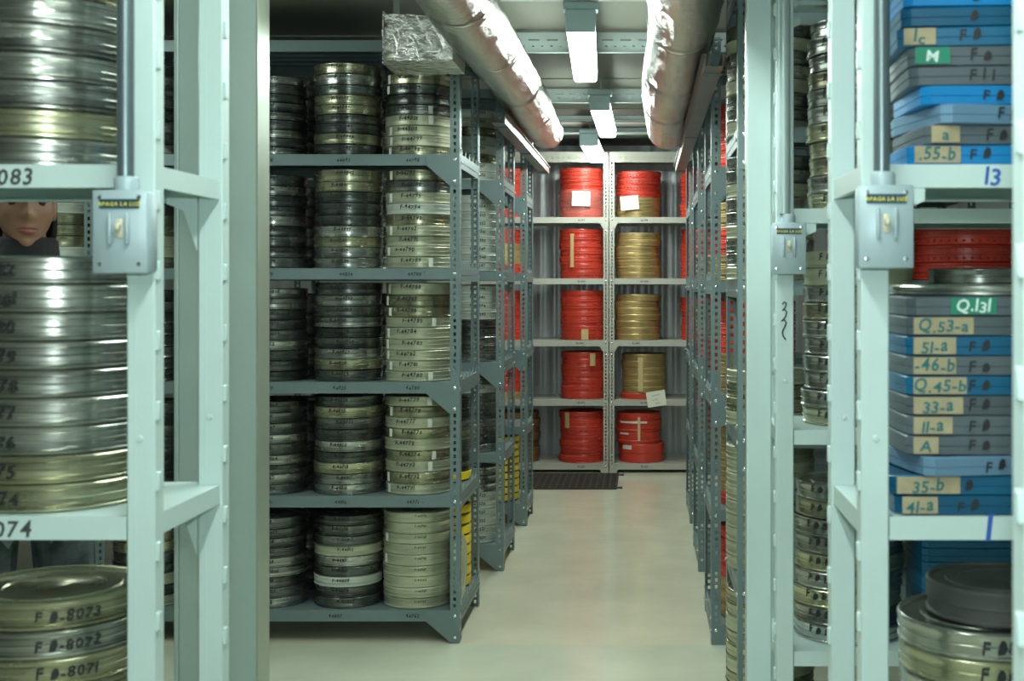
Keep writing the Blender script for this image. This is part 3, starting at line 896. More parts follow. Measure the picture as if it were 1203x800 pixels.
# ------------------------------------------------------------------ cans on the rack under the foil branch
SH = ['lowest shelf', 'second shelf up', 'middle shelf', 'fourth shelf up', 'top filled shelf']
g1 = 'marked film cans on the foil-duct rack'
colX = {1: -.870, 2: -1.143, 3: -1.436}
colN = {1: 'corner-post stack', 2: 'centre stack', 3: 'wide-pillar stack'}
PAL = {1: {0: ['cream_olive'] * 9, 1: ['cream_olive', 'steel_olive', 'cream_olive', 'steel_olive', 'cream_olive', 'steel_olive', 'cream_olive', 'steel_olive', 'cream_olive'],
           2: ['cream_olive'] * 6 + ['steel_olive', 'steel_olive', 'cream_olive'], 3: ['cream_olive', 'cream_olive', 'cream_olive', 'cream_olive', 'steel_olive', 'pale', 'cream_olive', 'steel', 'steel_olive'],
           4: ['steel_olive', 'cream_olive', 'cream_olive', 'cream_olive', 'steel_dark', 'steel_dark', 'steel_dark', 'steel_olive', 'steel_dark']},
       2: {0: ['steel_dark', 'steel_dark', 'pale', 'steel_dark', 'steel', 'cream_olive', 'steel_dark', 'steel_dark', 'steel_dark'],
           1: ['steel', 'steel', 'steel_olive', 'steel_dark', 'steel', 'steel_dark', 'steel_dark', 'steel_olive', 'steel_dark'],
           2: ['steel_dark', 'steel_olive', 'steel', 'steel_dark', 'steel_dark', 'steel', 'steel_dark', 'steel', 'steel_dark'],
           3: ['steel', 'steel', 'steel_olive', 'steel', 'steel_dark', 'steel_dark', 'steel_dark', 'steel_olive', 'steel_olive'],
           4: ['steel_dark', 'steel_olive', 'steel_dark', 'steel_dark', 'steel_olive', 'steel_olive', 'steel_dark', 'steel', 'steel_olive']}}
for col in (1, 2, 3):
    for k in range(5):
        z = LZ[k] + .0003
        nC = 9
        total = {4: .345, 3: .374, 2: .372, 1: .372, 0: .362}[k]
        if col == 3: total -= .02 if k != 4 else .045
        if col == 2 and k == 0: total -= .012
        hs = [RND.uniform(.9, 1.12) for _ in range(nC)]
        sc = total / sum(hs); hs = [h_ * sc for h_ in hs]
        drift = 0
        for i in range(nC):
            if col == 3: pal = RND.choice(['steel_dark', 'steel', 'steel_dark', 'steel_dark', 'steel'])
            else: pal = PAL[col][k][i]
            num = 44762 + 9 * k + i + (col - 1) * 45
            txt = 'F-%d' % num
            h_ = round(hs[i], 3)
            R_ = R0 - .0012 - RND.choice([0, .001, .002, .003])
            jx = RND.uniform(-.002, .002); jy = RND.uniform(-.005, .005)
            if col == 1 and k == 0: jx -= .006
            lab = '%s can %s, %s, %s, foil-duct rack' % (LOOK[pal], ORD[nC - 1 - i], colN[col], SH[k])
            wang = {1: -.15, 2: .02, 3: .1}[col] + RND.uniform(-.12, .12)
            if col == 1 and k == 0: wang = .25
            tp = None
            if col == 1 and k != 0 and RND.random() < .75 or (col == 1 and k == 0 and i in (6, 4)):
                tp = (RND.choice([-1.0, -.85, -.95, .55, .42]), .13, 'white_tape')
            film_can(colX[col] + jx, 4.79 + .15 + jy, z, R_, h_, pal, lab, g1, writing=txt, wsize=(.0115 if (col == 1 and k == 0) else .021 if col == 1 else .0175), wang=wang,
                     ink='ink', tape=tp, seed=num)
            z += h_ + .0002
# can standing on edge between the stack and the corner post
whole, base, lid = can_meshes(.126, .030, 'cream_olive')
o = put('film_can', base, loc=(-.7335, 4.955, LZ[0] + .1262), label='cream film can standing on edge behind the corner post, lowest shelf', cat='film can', group=g1)
o.rotation_euler = (0, PI / 2, 0)
put('lid', lid, o)
# cans seen under the near shelf, past the person
for k, cx, nm in ((3, -1.915, 'stack beside upright past the switch'), (3, -2.246, 'stack beside the face'), (0, -1.915, 'low stack under near painted shelf')):
    z = LZ[k] + .0003
    for i in range(9):
        pal = RND.choice(['pale', 'cream_olive', 'pale', 'steel_olive']) if cx < -2.1 else RND.choice(['steel_dark', 'cream_olive', 'steel', 'steel_olive'])
        h_ = round(RND.uniform(.040, .0425), 3)
        film_can(cx + RND.uniform(-.002, .002), 4.94, z, R0 - .0015, h_, pal, '%s can %s, %s' % (LOOK[pal], ORD[8 - i], nm), 'film cans beyond the person',
                 writing='M%d' % (3440 + i) if k == 0 else '- %d' % (31 + i), wsize=.019, wang=.4 if k == 0 else 0.1, parts=False, seed=i)
        z += h_ + .0002
# rear-row steel cans seen through the rack side, and yellow reel cases
g2 = 'yellow and black reel cases'
z = LZ[0] + .0003
for i in range(8):
    put('reel_case', reel_case(.128, .0415), loc=(-.836, 5.21, z), label='yellow and black reel case %s, lowest shelf behind corner post' % ORD[7 - i], cat='reel case', group=g2)
    z += .0417
z = LZ[1] + .0003
put('reel_case', reel_case(.128, .0415), loc=(-.836, 5.21, z), label='single yellow reel case under the dark cans behind the corner post', cat='reel case', group=g2)
z += .0417
for i in range(7):
    film_can(-.838 + RND.uniform(-.002, .002), 5.21, z, .128, .041, RND.choice(['steel_dark', 'steel', 'steel_olive']), 'film can %s, above the single yellow reel case' % ORD[6 - i],
             'film cans above the yellow case', parts=False)
    z += .0412
z = LZ[0] + .0003
for i in range(9):
    put('reel_case', reel_case(.132, .0405), loc=(-.845, 7.27, z), label='yellow and black reel case %s, in the narrow rack near the mat' % ORD[8 - i], cat='reel case', group=g2)
    z += .0407
# second rack down the aisle: pale cans with writing
P2 = {0: ['pale'] * 6 + ['steel'] * 3, 1: ['steel'] * 7 + ['pale', 'steel'], 2: ['steel'] * 5 + ['pale'] * 4, 3: ['pale'] * 9, 4: ['pale', 'pale', 'steel_olive', 'pale', 'pale', 'steel_olive', 'cream_olive', 'pale']}
for k in range(5):
    z = LZ[k] + .0003; n_ = len(P2[k])
    for i in range(n_):
        pal = P2[k][i]
        h_ = .0398 if n_ == 9 else .042
        film_can(-.829 + RND.uniform(-.002, .002), 6.145, z, .1315, h_, pal, '%s can %s, %s, second rack down the aisle' % (LOOK[pal].split()[0], ORD[n_ - 1 - i], SH[k]), 'film cans on the second rack down the aisle',
                 writing='F-%d' % (44520 + k * 9 + i), wsize=.02, wang=.35, parts=False, seed=i * 3 + k)
        z += h_ + .0002
for k, n_ in ((2, 1),):
    pass
# racks behind the slim pillar
gR = 'cans on the tall rack behind the slim pillar'
PR = {0: 'steel_olive', 1: 'cream_olive', 2: 'steel_olive', 3: 'steel', 4: 'steel'}
for k in range(5):
    z = RZL[k] + .0003; n_ = (9, 9, 4, 9, 8)[k]
    for i in range(n_):
        film_can(.379 + RND.uniform(-.002, .002), 3.845 + RND.uniform(-.004, .004), z, .1325, .0405, PR[k] if i % 3 else 'cream_olive', 'slim-pillar rack can %s, %s' % (ORD[n_ - 1 - i], SH[k]), gR, parts=False)
        z += .0407
gR2 = 'cans on the second rack behind the slim pillar'
S2 = {0: ['gold'] * 3 + ['red'] * 4, 1: ['red', 'gold', 'gold', 'gold', 'gold', 'gold'], 2: ['gold', 'gold', 'gold', 'red', 'red', 'red', 'red'], 3: ['gold', 'gold', 'red', 'red', 'gold', 'gold'], 4: ['red'] * 5}
for k in range(5):
    z = RZL[k] + .0003
    for i, c in enumerate(S2[k]):
        put('plastic_film_can', ribbed_can(.15, .050, c), loc=(.437, 4.95, z), label='%s ribbed can %s, %s, second rack past slim pillar' % (c, ORD[len(S2[k]) - 1 - i], SH[k]), cat='plastic film can', group=gR2)
        z += .0502
gR3 = 'cans on the third and fourth racks behind the slim pillar'
for (Y_, nm, kk) in ((6.2, 'third', (1, 2)), (7.4, 'fourth', (1, 2, 3))):
    for k in kk:
        z = RZL[k] + .0003
        for i in range(6):
            c = 'gold' if (k + i // 3) % 2 else 'red'
            put('plastic_film_can', ribbed_can(.15, .050, c), loc=(.44, Y_, z), label='%s ribbed can %s, %s, %s rack past slim pillar' % (c, ORD[5 - i], SH[k], nm), cat='plastic film can', group=gR3)
            z += .0502
# red cans above the silver ones behind the blue cases
z = RZL[3] + .0003
for i in range(3):
    put('plastic_film_can', ribbed_can(.163, .05, 'red'), loc=(.958, 3.80, z), label='red ribbed can %s, above the blue cases under the shelf' % ORD[2 - i], cat='plastic film can', group='red cans seen above the blue cases')
    z += .0502

# ------------------------------------------------------------------ end-wall rack stock
gB = 'big cans on the end wall racks'
def big_stack(x, k, spec, nm, R_=.163, y=YB + .185):
    z = BZ[k] + .0003
    for i, (c, h_, kind) in enumerate(spec):
        me = ribbed_can(R_, h_, c) if kind == 'r' else smooth_can(R_, h_, c)
        o = put('plastic_film_can' if c == 'red' else 'gold_film_can', me, loc=(x + RND.uniform(-.008, .008), y + RND.uniform(0, .008), z),
                label='%s can %s, %s, %s of the end rack' % ({'red': 'red', 'gold': 'gold', 'copper': 'brown'}[c], ORD[len(spec) - 1 - i], nm, SH[k]), cat='film can', group=gB, rz=RND.uniform(0, 6))
        if c == 'gold':
            for a in (.4, 1.3, 2.2, 3.1, 4.0, 5.0):
                pass
        z += h_ + .0002
    return z
r_ = ('red', .0505, 'r'); go = ('gold', .051, 's')
big_stack(-.452, 4, [r_] * 7, 'red-only bay')
big_stack(-.452, 3, [r_] * 7, 'red-only bay')
big_stack(-.445, 2, [r_] * 7, 'red-only bay')
big_stack(-.440, 1, [('red', .048, 'r')] * 7, 'red-only bay')
big_stack(-.448, 0, [('red', .052, 'r')] * 7, 'red-only bay', .168)
big_stack(-.04, 4, [('gold', .048, 's')] * 3 + [('red', .047, 'r')] * 4, 'gold-can bay')
big_stack(-.045, 3, [('gold', .0465, 's')] * 7, 'gold-can bay', .165)
big_stack(-.048, 2, [('gold', .0465, 's')] * 7, 'gold-can bay', .165)
big_stack(-.008, 1, [('red', .044, 's')] + [('gold', .0465, 's')] * 6, 'gold-can bay', .162)
z = BZ[0] + .0003
for i, (h_, dx, R_) in enumerate(((.135, .0, .165), (.028, -.022, .160), (.055, -.024, .160), (.022, -.03, .163), (.062, -.018, .166), (.052, -.022, .160))):
    o = put('plastic_film_can', smooth_can(R_, h_, 'red'), loc=(-.02 + dx, YB + .19, z), label='smooth red can %s, lowest shelf, under the hanging note' % ORD[5 - i], cat='film can', group=gB)
    if i in (0, 2, 4):
        put('label_tape', patch_cyl(R_ + .0003, -.95, -.45 if i != 4 else .35, h_ * .70, h_ * .92, M['white_tape']), o)
    z += h_ + .0002
big_stack(-1.03, 4, [r_] * 7, 'behind narrow rack')
big_stack(-1.03, 3, [r_, r_, ('gold', .05, 's'), ('gold', .05, 's'), ('gold', .05, 's'), r_, r_], 'behind narrow rack')
big_stack(-1.03, 2, [r_] * 7, 'behind narrow rack')
big_stack(-1.03, 1, [('gold', .05, 's')] + [r_] * 5, 'behind narrow rack')
big_stack(-.915, 0, [('copper', .052, 's')] * 4 + [('copper', .05, 's')] * 3, 'behind narrow rack', .155)
big_stack(.425, 4, [r_] * 7, 'partly behind fourth rack')
big_stack(.425, 3, [r_] * 7, 'partly behind fourth rack')
big_stack(.425, 2, [r_] * 6, 'partly behind fourth rack')

def note(label, x, y, z, w_, h_, rot):
    mb = MB(); n = 6; vs = []; fs = []
    for i in range(n + 1):
        u = (i / n - .5)
        vs += [(u * w_, -.004 * (1 - 4 * u * u), -h_ / 2), (u * w_, -.006 * (1 - 4 * u * u), h_ / 2), (u * w_, .0006 - .004 * (1 - 4 * u * u), -h_ / 2), (u * w_, .0006 - .006 * (1 - 4 * u * u), h_ / 2)]
    for i in range(n):
        a = 4 * i; b = a + 4
        fs += [(a, b, b + 1, a + 1), (a + 2, a + 3, b + 3, b + 2), (a + 1, b + 1, b + 3, a + 3), (a, a + 2, b + 2, b)]
    fs += [(0, 1, 3, 2), (4 * n, 4 * n + 2, 4 * n + 3, 4 * n + 1)]
    mb.add(vs, fs)
    o = put('paper_note', mb.mesh('paper_note', M['paper'], 0), loc=(x, y, z), label=label, cat='paper note', group='handwritten paper notes on the cans')
    o.rotation_euler = (0, rot, 0)
    for j, t_ in enumerate(('~~~', '~~', '~~')):
        put('handwriting', text_flat(t_, .022, M['ink_grey'], Matrix.Translation(((.0, -.012, .006)[j], -.0072, h_ * (.22 - .25 * j))), seed=j), o)
note('cream paper note taped on the wrapped red cans, top filled shelf', -.452, YB + .0135, 1.955, .13, .105, .03)
note('cream paper note taped on gold cans below the red ones', -.105, YB + .013, 1.925, .13, .10, -.09)
note('cream paper note hanging over the shelf edge below the gold cans', .085, YB - .010, .53, .135, .11, -.15)
def tape_strip(label, x, k_z0, z1, w_, R_, yc, m):
    a0 = math.asin(max(-1, min(1, (x) / R_))); put('tape_strip', patch_cyl(R_ + .0008, a0 - w_ / R_ / 2, a0 + w_ / R_ / 2, k_z0, z1, M[m]), loc=(yc[0], yc[1], 0), label=label, cat='tape', group='tape strips on the stacks')
tape_strip('long gold tape strip down the red stack, fourth shelf up', -.065, BZ[3] + .08, BZ[3] + .32, .028, .168, (-.452, YB + .185), 'gold_tape')
tape_strip('tan tape strip down the red stack on the lowest shelf', -.105, BZ[0] + .25, BZ[0] + .36, .04, .173, (-.448, YB + .185), 'gold_tape')
tape_strip('short tan tape on the base of the red stack, middle shelf', .02, BZ[2] + .004, BZ[2] + .08, .05, .168, (-.445, YB + .185), 'gold_tape')
tape_strip('short tan tape near the top of the red stack, second shelf up', .07, BZ[1] + .24, BZ[1] + .33, .04, .168, (-.44, YB + .185), 'gold_tape')
tape_strip('tan tape strip down the middle of the gold stack, second shelf up', -.02, BZ[1] + .06, BZ[1] + .30, .035, .166, (-.008, YB + .185), 'gold_tape')
tape_strip('knotted tan tape down the smooth red cans, lowest shelf', .0, BZ[0] + .16, BZ[0] + .33, .018, .171, (-.038, YB + .19), 'gold_tape')
# clear film wrapped round the top red stack
mw = bpy.data.materials.new('clear_wrap'); mw.use_nodes = True
b_ = mw.node_tree.nodes['Principled BSDF']
b_.inputs['Transmission Weight'].default_value = .55; b_.inputs['Roughness'].default_value = .25; b_.inputs['Alpha'].default_value = .22; b_.inputs['IOR'].default_value = 1.3
b_.inputs['Base Color'].default_value = (.9, .9, .85, 1)
nn = mw.node_tree.nodes.new('ShaderNodeTexNoise'); nn.inputs['Scale'].default_value = 40
bb = mw.node_tree.nodes.new('ShaderNodeBump'); bb.inputs['Strength'].default_value = .8; bb.inputs['Distance'].default_value = .02
mw.node_tree.links.new(nn.outputs['Fac'], bb.inputs['Height']); mw.node_tree.links.new(bb.outputs[0], b_.inputs['Normal'])
put('plastic_wrap', patch_cyl(.1688, -PI * .98, PI * .98, BZ[4] + .01, BZ[4] + .20, mw), loc=(-.452, YB + .185, 0), label='clear plastic wrap around the lower red cans on the top filled shelf', cat='plastic wrap')

# ------------------------------------------------------------------ big film cans on the near painted shelf
gF = 'shiny film cans on the near painted shelving'
RF = .1345
def near_stack(x, y, z, n_, nums, nm, pals, wang, size=.026, heights=.041, pre='F #-'):
    for i in range(n_):
        pal = pals[i % len(pals)]
        film_can(x + RND.uniform(-.0025, .0025), y, z, RF - RND.choice([0, .001, .002]), heights, pal, '%s can %s, %s' % (LOOK[pal], ORD[n_ - 1 - i], nm), gF,
                 writing=(pre + str(nums + i)), wsize=size, wang=wang + RND.uniform(-.03, .03), wz=.5, seed=i, ribs=True)
        z += heights + .0002
    return z
near_stack(-.906, 1.962, .5195, 9, 8065, 'stack below the near painted shelf', ['bright_olive', 'bright_steel', 'bright_olive'], .55, .0225)
near_stack(-.906, 1.962, 1.0195, 9, 8074, 'stack between near painted shelves', ['bright_olive', 'bright_olive', 'bright_steel', 'bright_steel', 'bright_steel', 'bright_steel', 'bright_steel', 'bright_steel', 'bright_steel'], -.35)
near_stack(-.918, 1.962, 1.5195, 9, 8083, 'stack up beside the near conduit', ['bright_steel', 'bright_olive', 'steel', 'bright_steel', 'steel'], -.50)

# shelving beside the slim pillar: ranks of grey cans
gC = 'grey film cans beside the slim pillar'
for zi, (cx, n_, nm) in enumerate(((.486, 9, 'stack low beside slim pillar'), (.508, 10, 'stack midway beside slim pillar'), (.522, 11, 'stack high beside slim pillar'))):
    z = FZ[zi] + .0005
    for i in range(n_):
        pal = RND.choice(['steel', 'bright_steel', 'steel', 'steel_olive']) if not (zi == 1 and i >= n_ - 2) else 'cream_olive'
        film_can(cx + RND.uniform(-.006, .006), 3.05, z, .130, .0405, pal, '%s can %s, %s' % (LOOK[pal], ORD[n_ - 1 - i], nm), gC, writing='F # %d' % (8200 + i + zi * 20), wsize=.024, wang=-.55, parts=False, seed=i)
        z += .0407
z = FZ[1] + .0005
for i in range(9):
    film_can(.80, 3.05, z, .131 if i < 8 else .12, .0405, 'steel', 'grey steel can %s, stack behind the blue cases' % ORD[8 - i], 'grey cans behind the blue cases', parts=False)
    z += .0407

# ------------------------------------------------------------------ blue and grey plastic cases
CS = {}
def case_mesh(m, h, W=.142):
    key = (m, round(h, 4))
    if key in CS: return CS[key]
    P = [(-.126, -.1335), (-.06, -.135), (0, -.1355), (.06, -.135), (.126, -.1335), (.139, -.122), (.142, -.06), (.142, .04)]
    for a in range(1, 12):
        t = a / 12 * PI; P.append((.142 * math.cos(t), .04 + .095 * math.sin(t)))
    P += [(-.142, .04), (-.142, -.06), (-.139, -.122)]
    mb = MB()
    def ring(s_, z): return [(x * s_, y * s_, z) for x, y in P]
    zz = [(0.97, 0), (.995, .0015), (.995, h * .42), (.991, h * .44), (.991, h * .46), (1.0, h * .49), (1.0, h - .0025), (.985, h - .0003), (.93, h - .0003), (.92, h - .0015)]
    vs = []; fs = []; n = len(P)
    for s_, z in zz: vs += ring(s_, z)
    for i in range(len(zz) - 1):
        for k in range(n): fs.append((i * n + k, i * n + (k + 1) % n, (i + 1) * n + (k + 1) % n, (i + 1) * n + k))
    fs.append(tuple(range(n))[::-1]); fs.append(tuple(range((len(zz) - 1) * n, len(zz) * n)))
    mb.add(vs, fs)
    CS[key] = mb.mesh('film_case', M[m], 40)
    return CS[key]

def film_case(x, y, z, h, m, rz, label, tape=None, ttxt='', tw=.075, f='F #', tx=-.075, tink='ink_teal', group='plastic film cases on the near painted shelving'):
    o = put('film_case', case_mesh(m, h), loc=(x, y, z), rz=rz, label=label, cat='film case', group=group)
    if tape:
        b = MB(); b.box(tx - tw / 2, tx + tw / 2, -.1368, -.1325, h * .1, h * .94)
        p = put('label_tape', b.mesh('label_tape', M[tape], 0), o)
        if ttxt: put('handwriting', text_flat(ttxt, .024, M[tink], Matrix.Translation((tx, -.1376, h * .5)), seed=len(ttxt)), p)
    if f: put('marker_writing', text_flat(f, .022, M['ink'], Matrix.Translation((-.036, -.1366, h * .52)), seed=int(z * 1000)), o)
    return o
NMC = {'blue': 'dark blue', 'blue_bright': 'bright blue', 'blue_grey': 'pale blue-grey', 'case_grey': 'dark grey'}
hc = .0282
low = [('blue', 'tan_tape', '41-a', .05, -.02, 0), ('blue', 'tan_tape', '35-b', .09, -.03, 0), ('blue_grey', None, '', 0, 0, .16), ('case_grey', 'tan_tape', 'A', .035, 0, 0),
       ('case_grey', 'tan_tape', '11-a', .055, 0, 0), ('case_grey', 'tan_tape', '33-a', .07, 0, 0), ('blue', 'tan_tape', 'Q.45-b', .075, 0, 0), ('case_grey', 'tan_tape', '-46-b', .06, 0, 0),
       ('blue', 'tan_tape', '51-a', .06, 0, 0), ('case_grey', 'tan_tape', 'Q.53-a', .085, 0, 0), ('case_grey', 'green_tape', 'Q.131', .065, 0, 0)]
z = 1.0195
for i, (m_, tp, tt, tw, dx, rz) in enumerate(low):
    film_case(.514 + dx * .8, 1.955, z, hc, m_, rz, '%s plastic case %s, stack between painted shelves' % (NMC[m_], ORD[10 - i]), tp, tt, tw, f='F #' if i < 9 else '', tx=-.130 + tw / 2 if tp != 'green_tape' else -.045,
              tink='ink_teal' if tp != 'green_tape' else 'ink_white')
    z += hc + .0002
whole, base, lid = can_meshes(.139, .017, 'bright_steel')
o = put('film_can', base, loc=(.515, 1.957, z), label='thin silver film can lying on top of the grey and blue cases', cat='film can'); put('lid', lid, o)
up = [('blue_bright', 'tan_tape', '.55-b', .065, 0, 0), ('case_grey', 'tan_tape', 'a', .04, .02, .05), ('blue_grey', None, '', 0, .02, .2), ('blue_bright', None, '', 0, .02, .02), ('case_grey', None, '', 0, .012, -.05),
      ('case_grey', 'green_tape', 'M', .05, .01, -.05), ('blue', 'tan_tape', '1c', .045, 0, -.1), ('blue', None, '', 0, .0, -.06), ('blue_bright', None, '', 0, -.0, -.04), ('blue', None, '', 0, 0, 0)]
z = 1.5195
for i, (m_, tp, tt, tw, dx, rz) in enumerate(up):
    film_case(.516 + dx * .8, 1.957, z, hc, m_, rz, '%s plastic case %s, stack beside dark conduit' % (NMC[m_], ORD[9 - i]), tp, tt, tw, f=('F #', 'F #', 'F I #', 'F #', 'F I I', 'F #', 'F #', '#', '#', 'F')[i],
              tx=-.130 + tw / 2, tink='ink_teal' if tp != 'green_tape' else 'ink_white')
    z += hc + .0002
# lower right: silver cans with a dark disc, blue cases behind
z = .5195
for i in range(8):
    film_can(.525 + RND.uniform(-.002, .002), 1.957, z, .134, .041, ['bright_olive', 'bright_steel'][i % 2], 'silver film can %s, stack under the small dark can' % ORD[7 - i], 'silver cans below the blue cases',
             writing='F #%d' % (8114 + i), wsize=.026, wang=.0, wz=.5, seed=i)
    z += .0412
M['dark_can'] = mat('dark_grey_can', (0.08, 0.085, 0.08), 0.5, 0.2, noise=.2)
for i in range(1):
    whole, base, lid = can_meshes(.112, .052, 'dark_can')
    o = put('film_can', base, loc=(.545, 1.957, z), label='small dark grey film can on top of the low silver stack', cat='film can', group='silver cans below the blue cases'); put('lid', lid, o)
z = FZ[0] + .0005
for i in range(12):
    film_case(.775, 3.05, z, .032, 'blue', 0, 'dark blue case %s, stack behind low silver cans' % ORD[11 - i], f='', group='dark blue cases behind the silver cans')
    z += .0322

# ------------------------------------------------------------------ uncountable cans deep in the racks (one mass)
mb = MB()
def raw_can(x, y, z, R_, h_, mi):
    mb.mi = mi
    mb.lathe([(0, .001), (R_ - .004, 0), (R_ - .001, .004), (R_ - .003, .008), (R_ - .003, h_ * .48), (R_, h_ * .52), (R_ - .001, h_ - .006), (R_, h_ - .003), (R_ - .004, h_), (R_ - .01, h_ - .004), (0, h_ - .004)], 24, Matrix.Translation((x, y, z)))
rm_ = random.Random(11)
for k in range(5):
    for cx in (-1.915,):
        if k in (0, 3): continue
        z = LZ[k] + .0003
        for i in range(8):
            raw_can(cx, 4.94, z, .1315, .043, rm_.choice([0, 1, 1])); z += .0432
    for cx in (-1.12, -1.40, -1.69):
        z = LZ[k] + .0003
        for i in range(8):
            raw_can(cx, 5.225, z, .130, .041, rm_.choice([0, 1, 1])); z += .0412
for k in (1, 2, 3, 4):     # the tall rack behind the slim pillar, second column
    z = RZL[k] + .0003
    for i in range(9 if k < 4 else 8):
        raw_can(.669, 3.845, z, .120, .0405, rm_.choice([0, 0, 1, 2])) ; z += .0407
put('film_can_mass', mb.mesh('film_can_mass', [M['steel'], M['steel_dark'], M['steel_olive']], 40), kind='stuff',
    label='dark steel film cans glimpsed deep in the racks behind the front stacks', cat='film cans')

# ------------------------------------------------------------------ the person beyond the near shelf
def person():
    PX, PY = -1.563, 3.22
    # body skeleton grown with a skin modifier
    J = {'pel': (0, 0, .90), 'bel': (0, .0, 1.02), 'che': (0, .005, 1.20), 'sho': (0, .01, 1.33), 'nek': (0, .015, 1.40), 'hdb': (0, .01, 1.47), 'hdt': (0, .01, 1.55)}
    V = []; E = []; R_ = []; ix = {}
    def a(n, p, r, par=None):
        ix[n] = len(V); V.append(p); R_.append(r if isinstance(r, tuple) else (r, r))
        if par: E.append((ix[par], ix[n]))
    a('pel', (0, 0, .90), (.155, .115)); a('bel', (0, 0, 1.03), (.125, .09), 'pel'); a('che', (0, .005, 1.19), (.145, .10), 'bel'); a('sho', (0, .012, 1.325), (.10, .07), 'che')
    a('nek', (0, .015, 1.385), .056, 'sho'); a('hdb', (0, .012, 1.455), .053, 'nek'); a('hdt', (0, .01, 1.53), .055, 'hdb')
    for s in (-1, 1):
        n = str(s)
        a('s' + n, (s * .165, .012, 1.315), .055, 'sho'); a('e' + n, (s * .215, .02, 1.06), .042, 's' + n); a('w' + n, (s * .20, -.14, .90), .027, 'e' + n)
        a('p' + n, (s * .198, -.20, .865), (.022, .038), 'w' + n)
        a('h' + n, (s * .085, 0, .84), .085, 'pel'); a('k' + n, (s * .095, -.01, .48), .056, 'h' + n); a('c' + n, (s * .097, .01, .32), .052, 'k' + n); a('a' + n, (s * .10, .02, .09), .036, 'c' + n)
        a('t' + n, (s * .11, -.12, .045), .032, 'a' + n)
    def skinned(keys, rscale, m, name, parent, sub=2):
        me = bpy.data.meshes.new(name); loc = {k: i for i, k in enumerate(keys)}
        inv = {v: k for k, v in ix.items()}
        ee = [(loc[inv[p]], loc[inv[q]]) for p, q in E if inv[p] in loc and inv[q] in loc]
        me.from_pydata([V[ix[k]] for k in keys], ee, [])
        o = put(name, me, parent)
        md = o.modifiers.new('skin', 'SKIN')
        for k in keys:
            d = me.skin_vertices[0].data[loc[k]] if me.skin_vertices else None
        return o, md, me, loc
    def make(keys, rs, add, m, name):
        me = bpy.data.meshes.new('tmp'); loc = {k: i for i, k in enumerate(keys)}; inv = {v: k for k, v in ix.items()}
        me.from_pydata([V[ix[k]] for k in keys], [(loc[inv[p]], loc[inv[q]]) for p, q in E if inv[p] in loc and inv[q] in loc], [])
        o = bpy.data.objects.new('tmp', me); C.objects.link(o)
        o.modifiers.new('skin', 'SKIN')
        for k in keys:
            d = me.skin_vertices[0].data[loc[k]]
            d.radius = (R_[ix[k]][0] * rs + add, R_[ix[k]][1] * rs + add)
            d.use_root = (k == keys[0])
        sb = o.modifiers.new('sub', 'SUBSURF'); sb.levels = 2; sb.render_levels = 2
        dg = bpy.context.evaluated_depsgraph_get(); dg.update()
        ev = o.evaluated_get(dg)
        out = bpy.data.meshes.new_from_object(ev)
        bpy.data.objects.remove(o)
        out.name = name
        return out
    # head
    n, mrow = 72, 56
    vs = []; fs = []
    hz, hy = 1.545, -.005
    for j in range(mrow + 1):
        ph = -PI / 2 + PI * j / mrow
        for i in range(n):
            th = 2 * PI * i / n
            x = math.cos(ph) * math.sin(th); y = -math.cos(ph) * math.cos(th); zc = math.sin(ph)
            X = x * .068; Y = y * .092; Z = zc * .115
            if zc < 0:                        # jaw narrows
                f = 1 - .30 * (-zc) ** 1.6; X *= f
                Y = Y * (1 - .12 * (-zc)) - (.018 * (-zc) if y < 0 else -.0)
            front = max(0.0, -y)
            g = lambda cx, cz, sx, sz: math.exp(-((X - cx) / sx) ** 2 - ((Z - cz) / sz) ** 2)
            if y < -.1:
                d = 0
                d += .012 * g(0, -.100, .020, .016)           # chin
                d += .024 * g(0, -.026, .011, .014) + .014 * g(0, .000, .007, .028) # nose
                d += .006 * g(.013, -.032, .007, .007) + .006 * g(-.013, -.032, .007, .007)
                d += .008 * g(0, -.058, .024, .006) + .010 * g(0, -.070, .021, .007) - .007 * g(0, -.0635, .026, .003)
                d -= .012 * g(.030, .006, .016, .011) + .012 * g(-.030, .006, .016, .011)
                d += .006 * g(.031, .004, .010, .007) + .006 * g(-.031, .004, .010, .007)
                d += .006 * g(.028, .028, .022, .007) + .006 * g(-.028, .028, .022, .007)
                d += .005 * g(.044, -.022, .018, .018) + .005 * g(-.044, -.022, .018, .018)
                d -= .004 * g(0, -.083, .020, .006)
                Y -= d
            vs.append((X, hy + Y, hz + Z))
    for j in range(mrow):
        for i in range(n):
            k = (i + 1) % n
            fs.append((j * n + i, j * n + k, (j + 1) * n + k, (j + 1) * n + i))
    keys = list(ix)
    body = make(keys, 1.0, 0, M['skin'], 'body')
    mb = MB()
    mb.add([tuple(v.co) for v in body.vertices], [tuple(p.vertices) for p in body.polygons])
    mb.add(vs, fs)
    # ears
    for s in (-1, 1):
        T = Matrix.Translation((s * .067, .008, 1.537)) @ Matrix.Rotation(s * .25, 4, 'Z') @ Matrix.Diagonal((.008, .018, .031, 1))
        mb.lathe([(0, -1), (.5, -.87), (.87, -.5), (1, 0), (.87, .5), (.5, .87), (0, 1)], 14, T)
    # fingers and thumbs
    for s in (-1, 1):
        for q, (dx, ln) in enumerate(((-.024, .062), (-.008, .072), (.008, .068), (.024, .052))):
            b0 = Vector((s * (.198) + dx, -.215, .862))
            mb.tube([b0 + Vector((0, .02, .0)), b0 + Vector((0, -ln * .45, -.010)), b0 + Vector((0, -ln * .75, -.028)), b0 + Vector((0, -ln * .85, -.048))], [.010, .0088, .0082, .0065], 10)
        mb.tube([(s * .176, -.165, .875), (s * .158, -.20, .868), (s * .150, -.232, .855)], [.012, .0105, .008], 10)
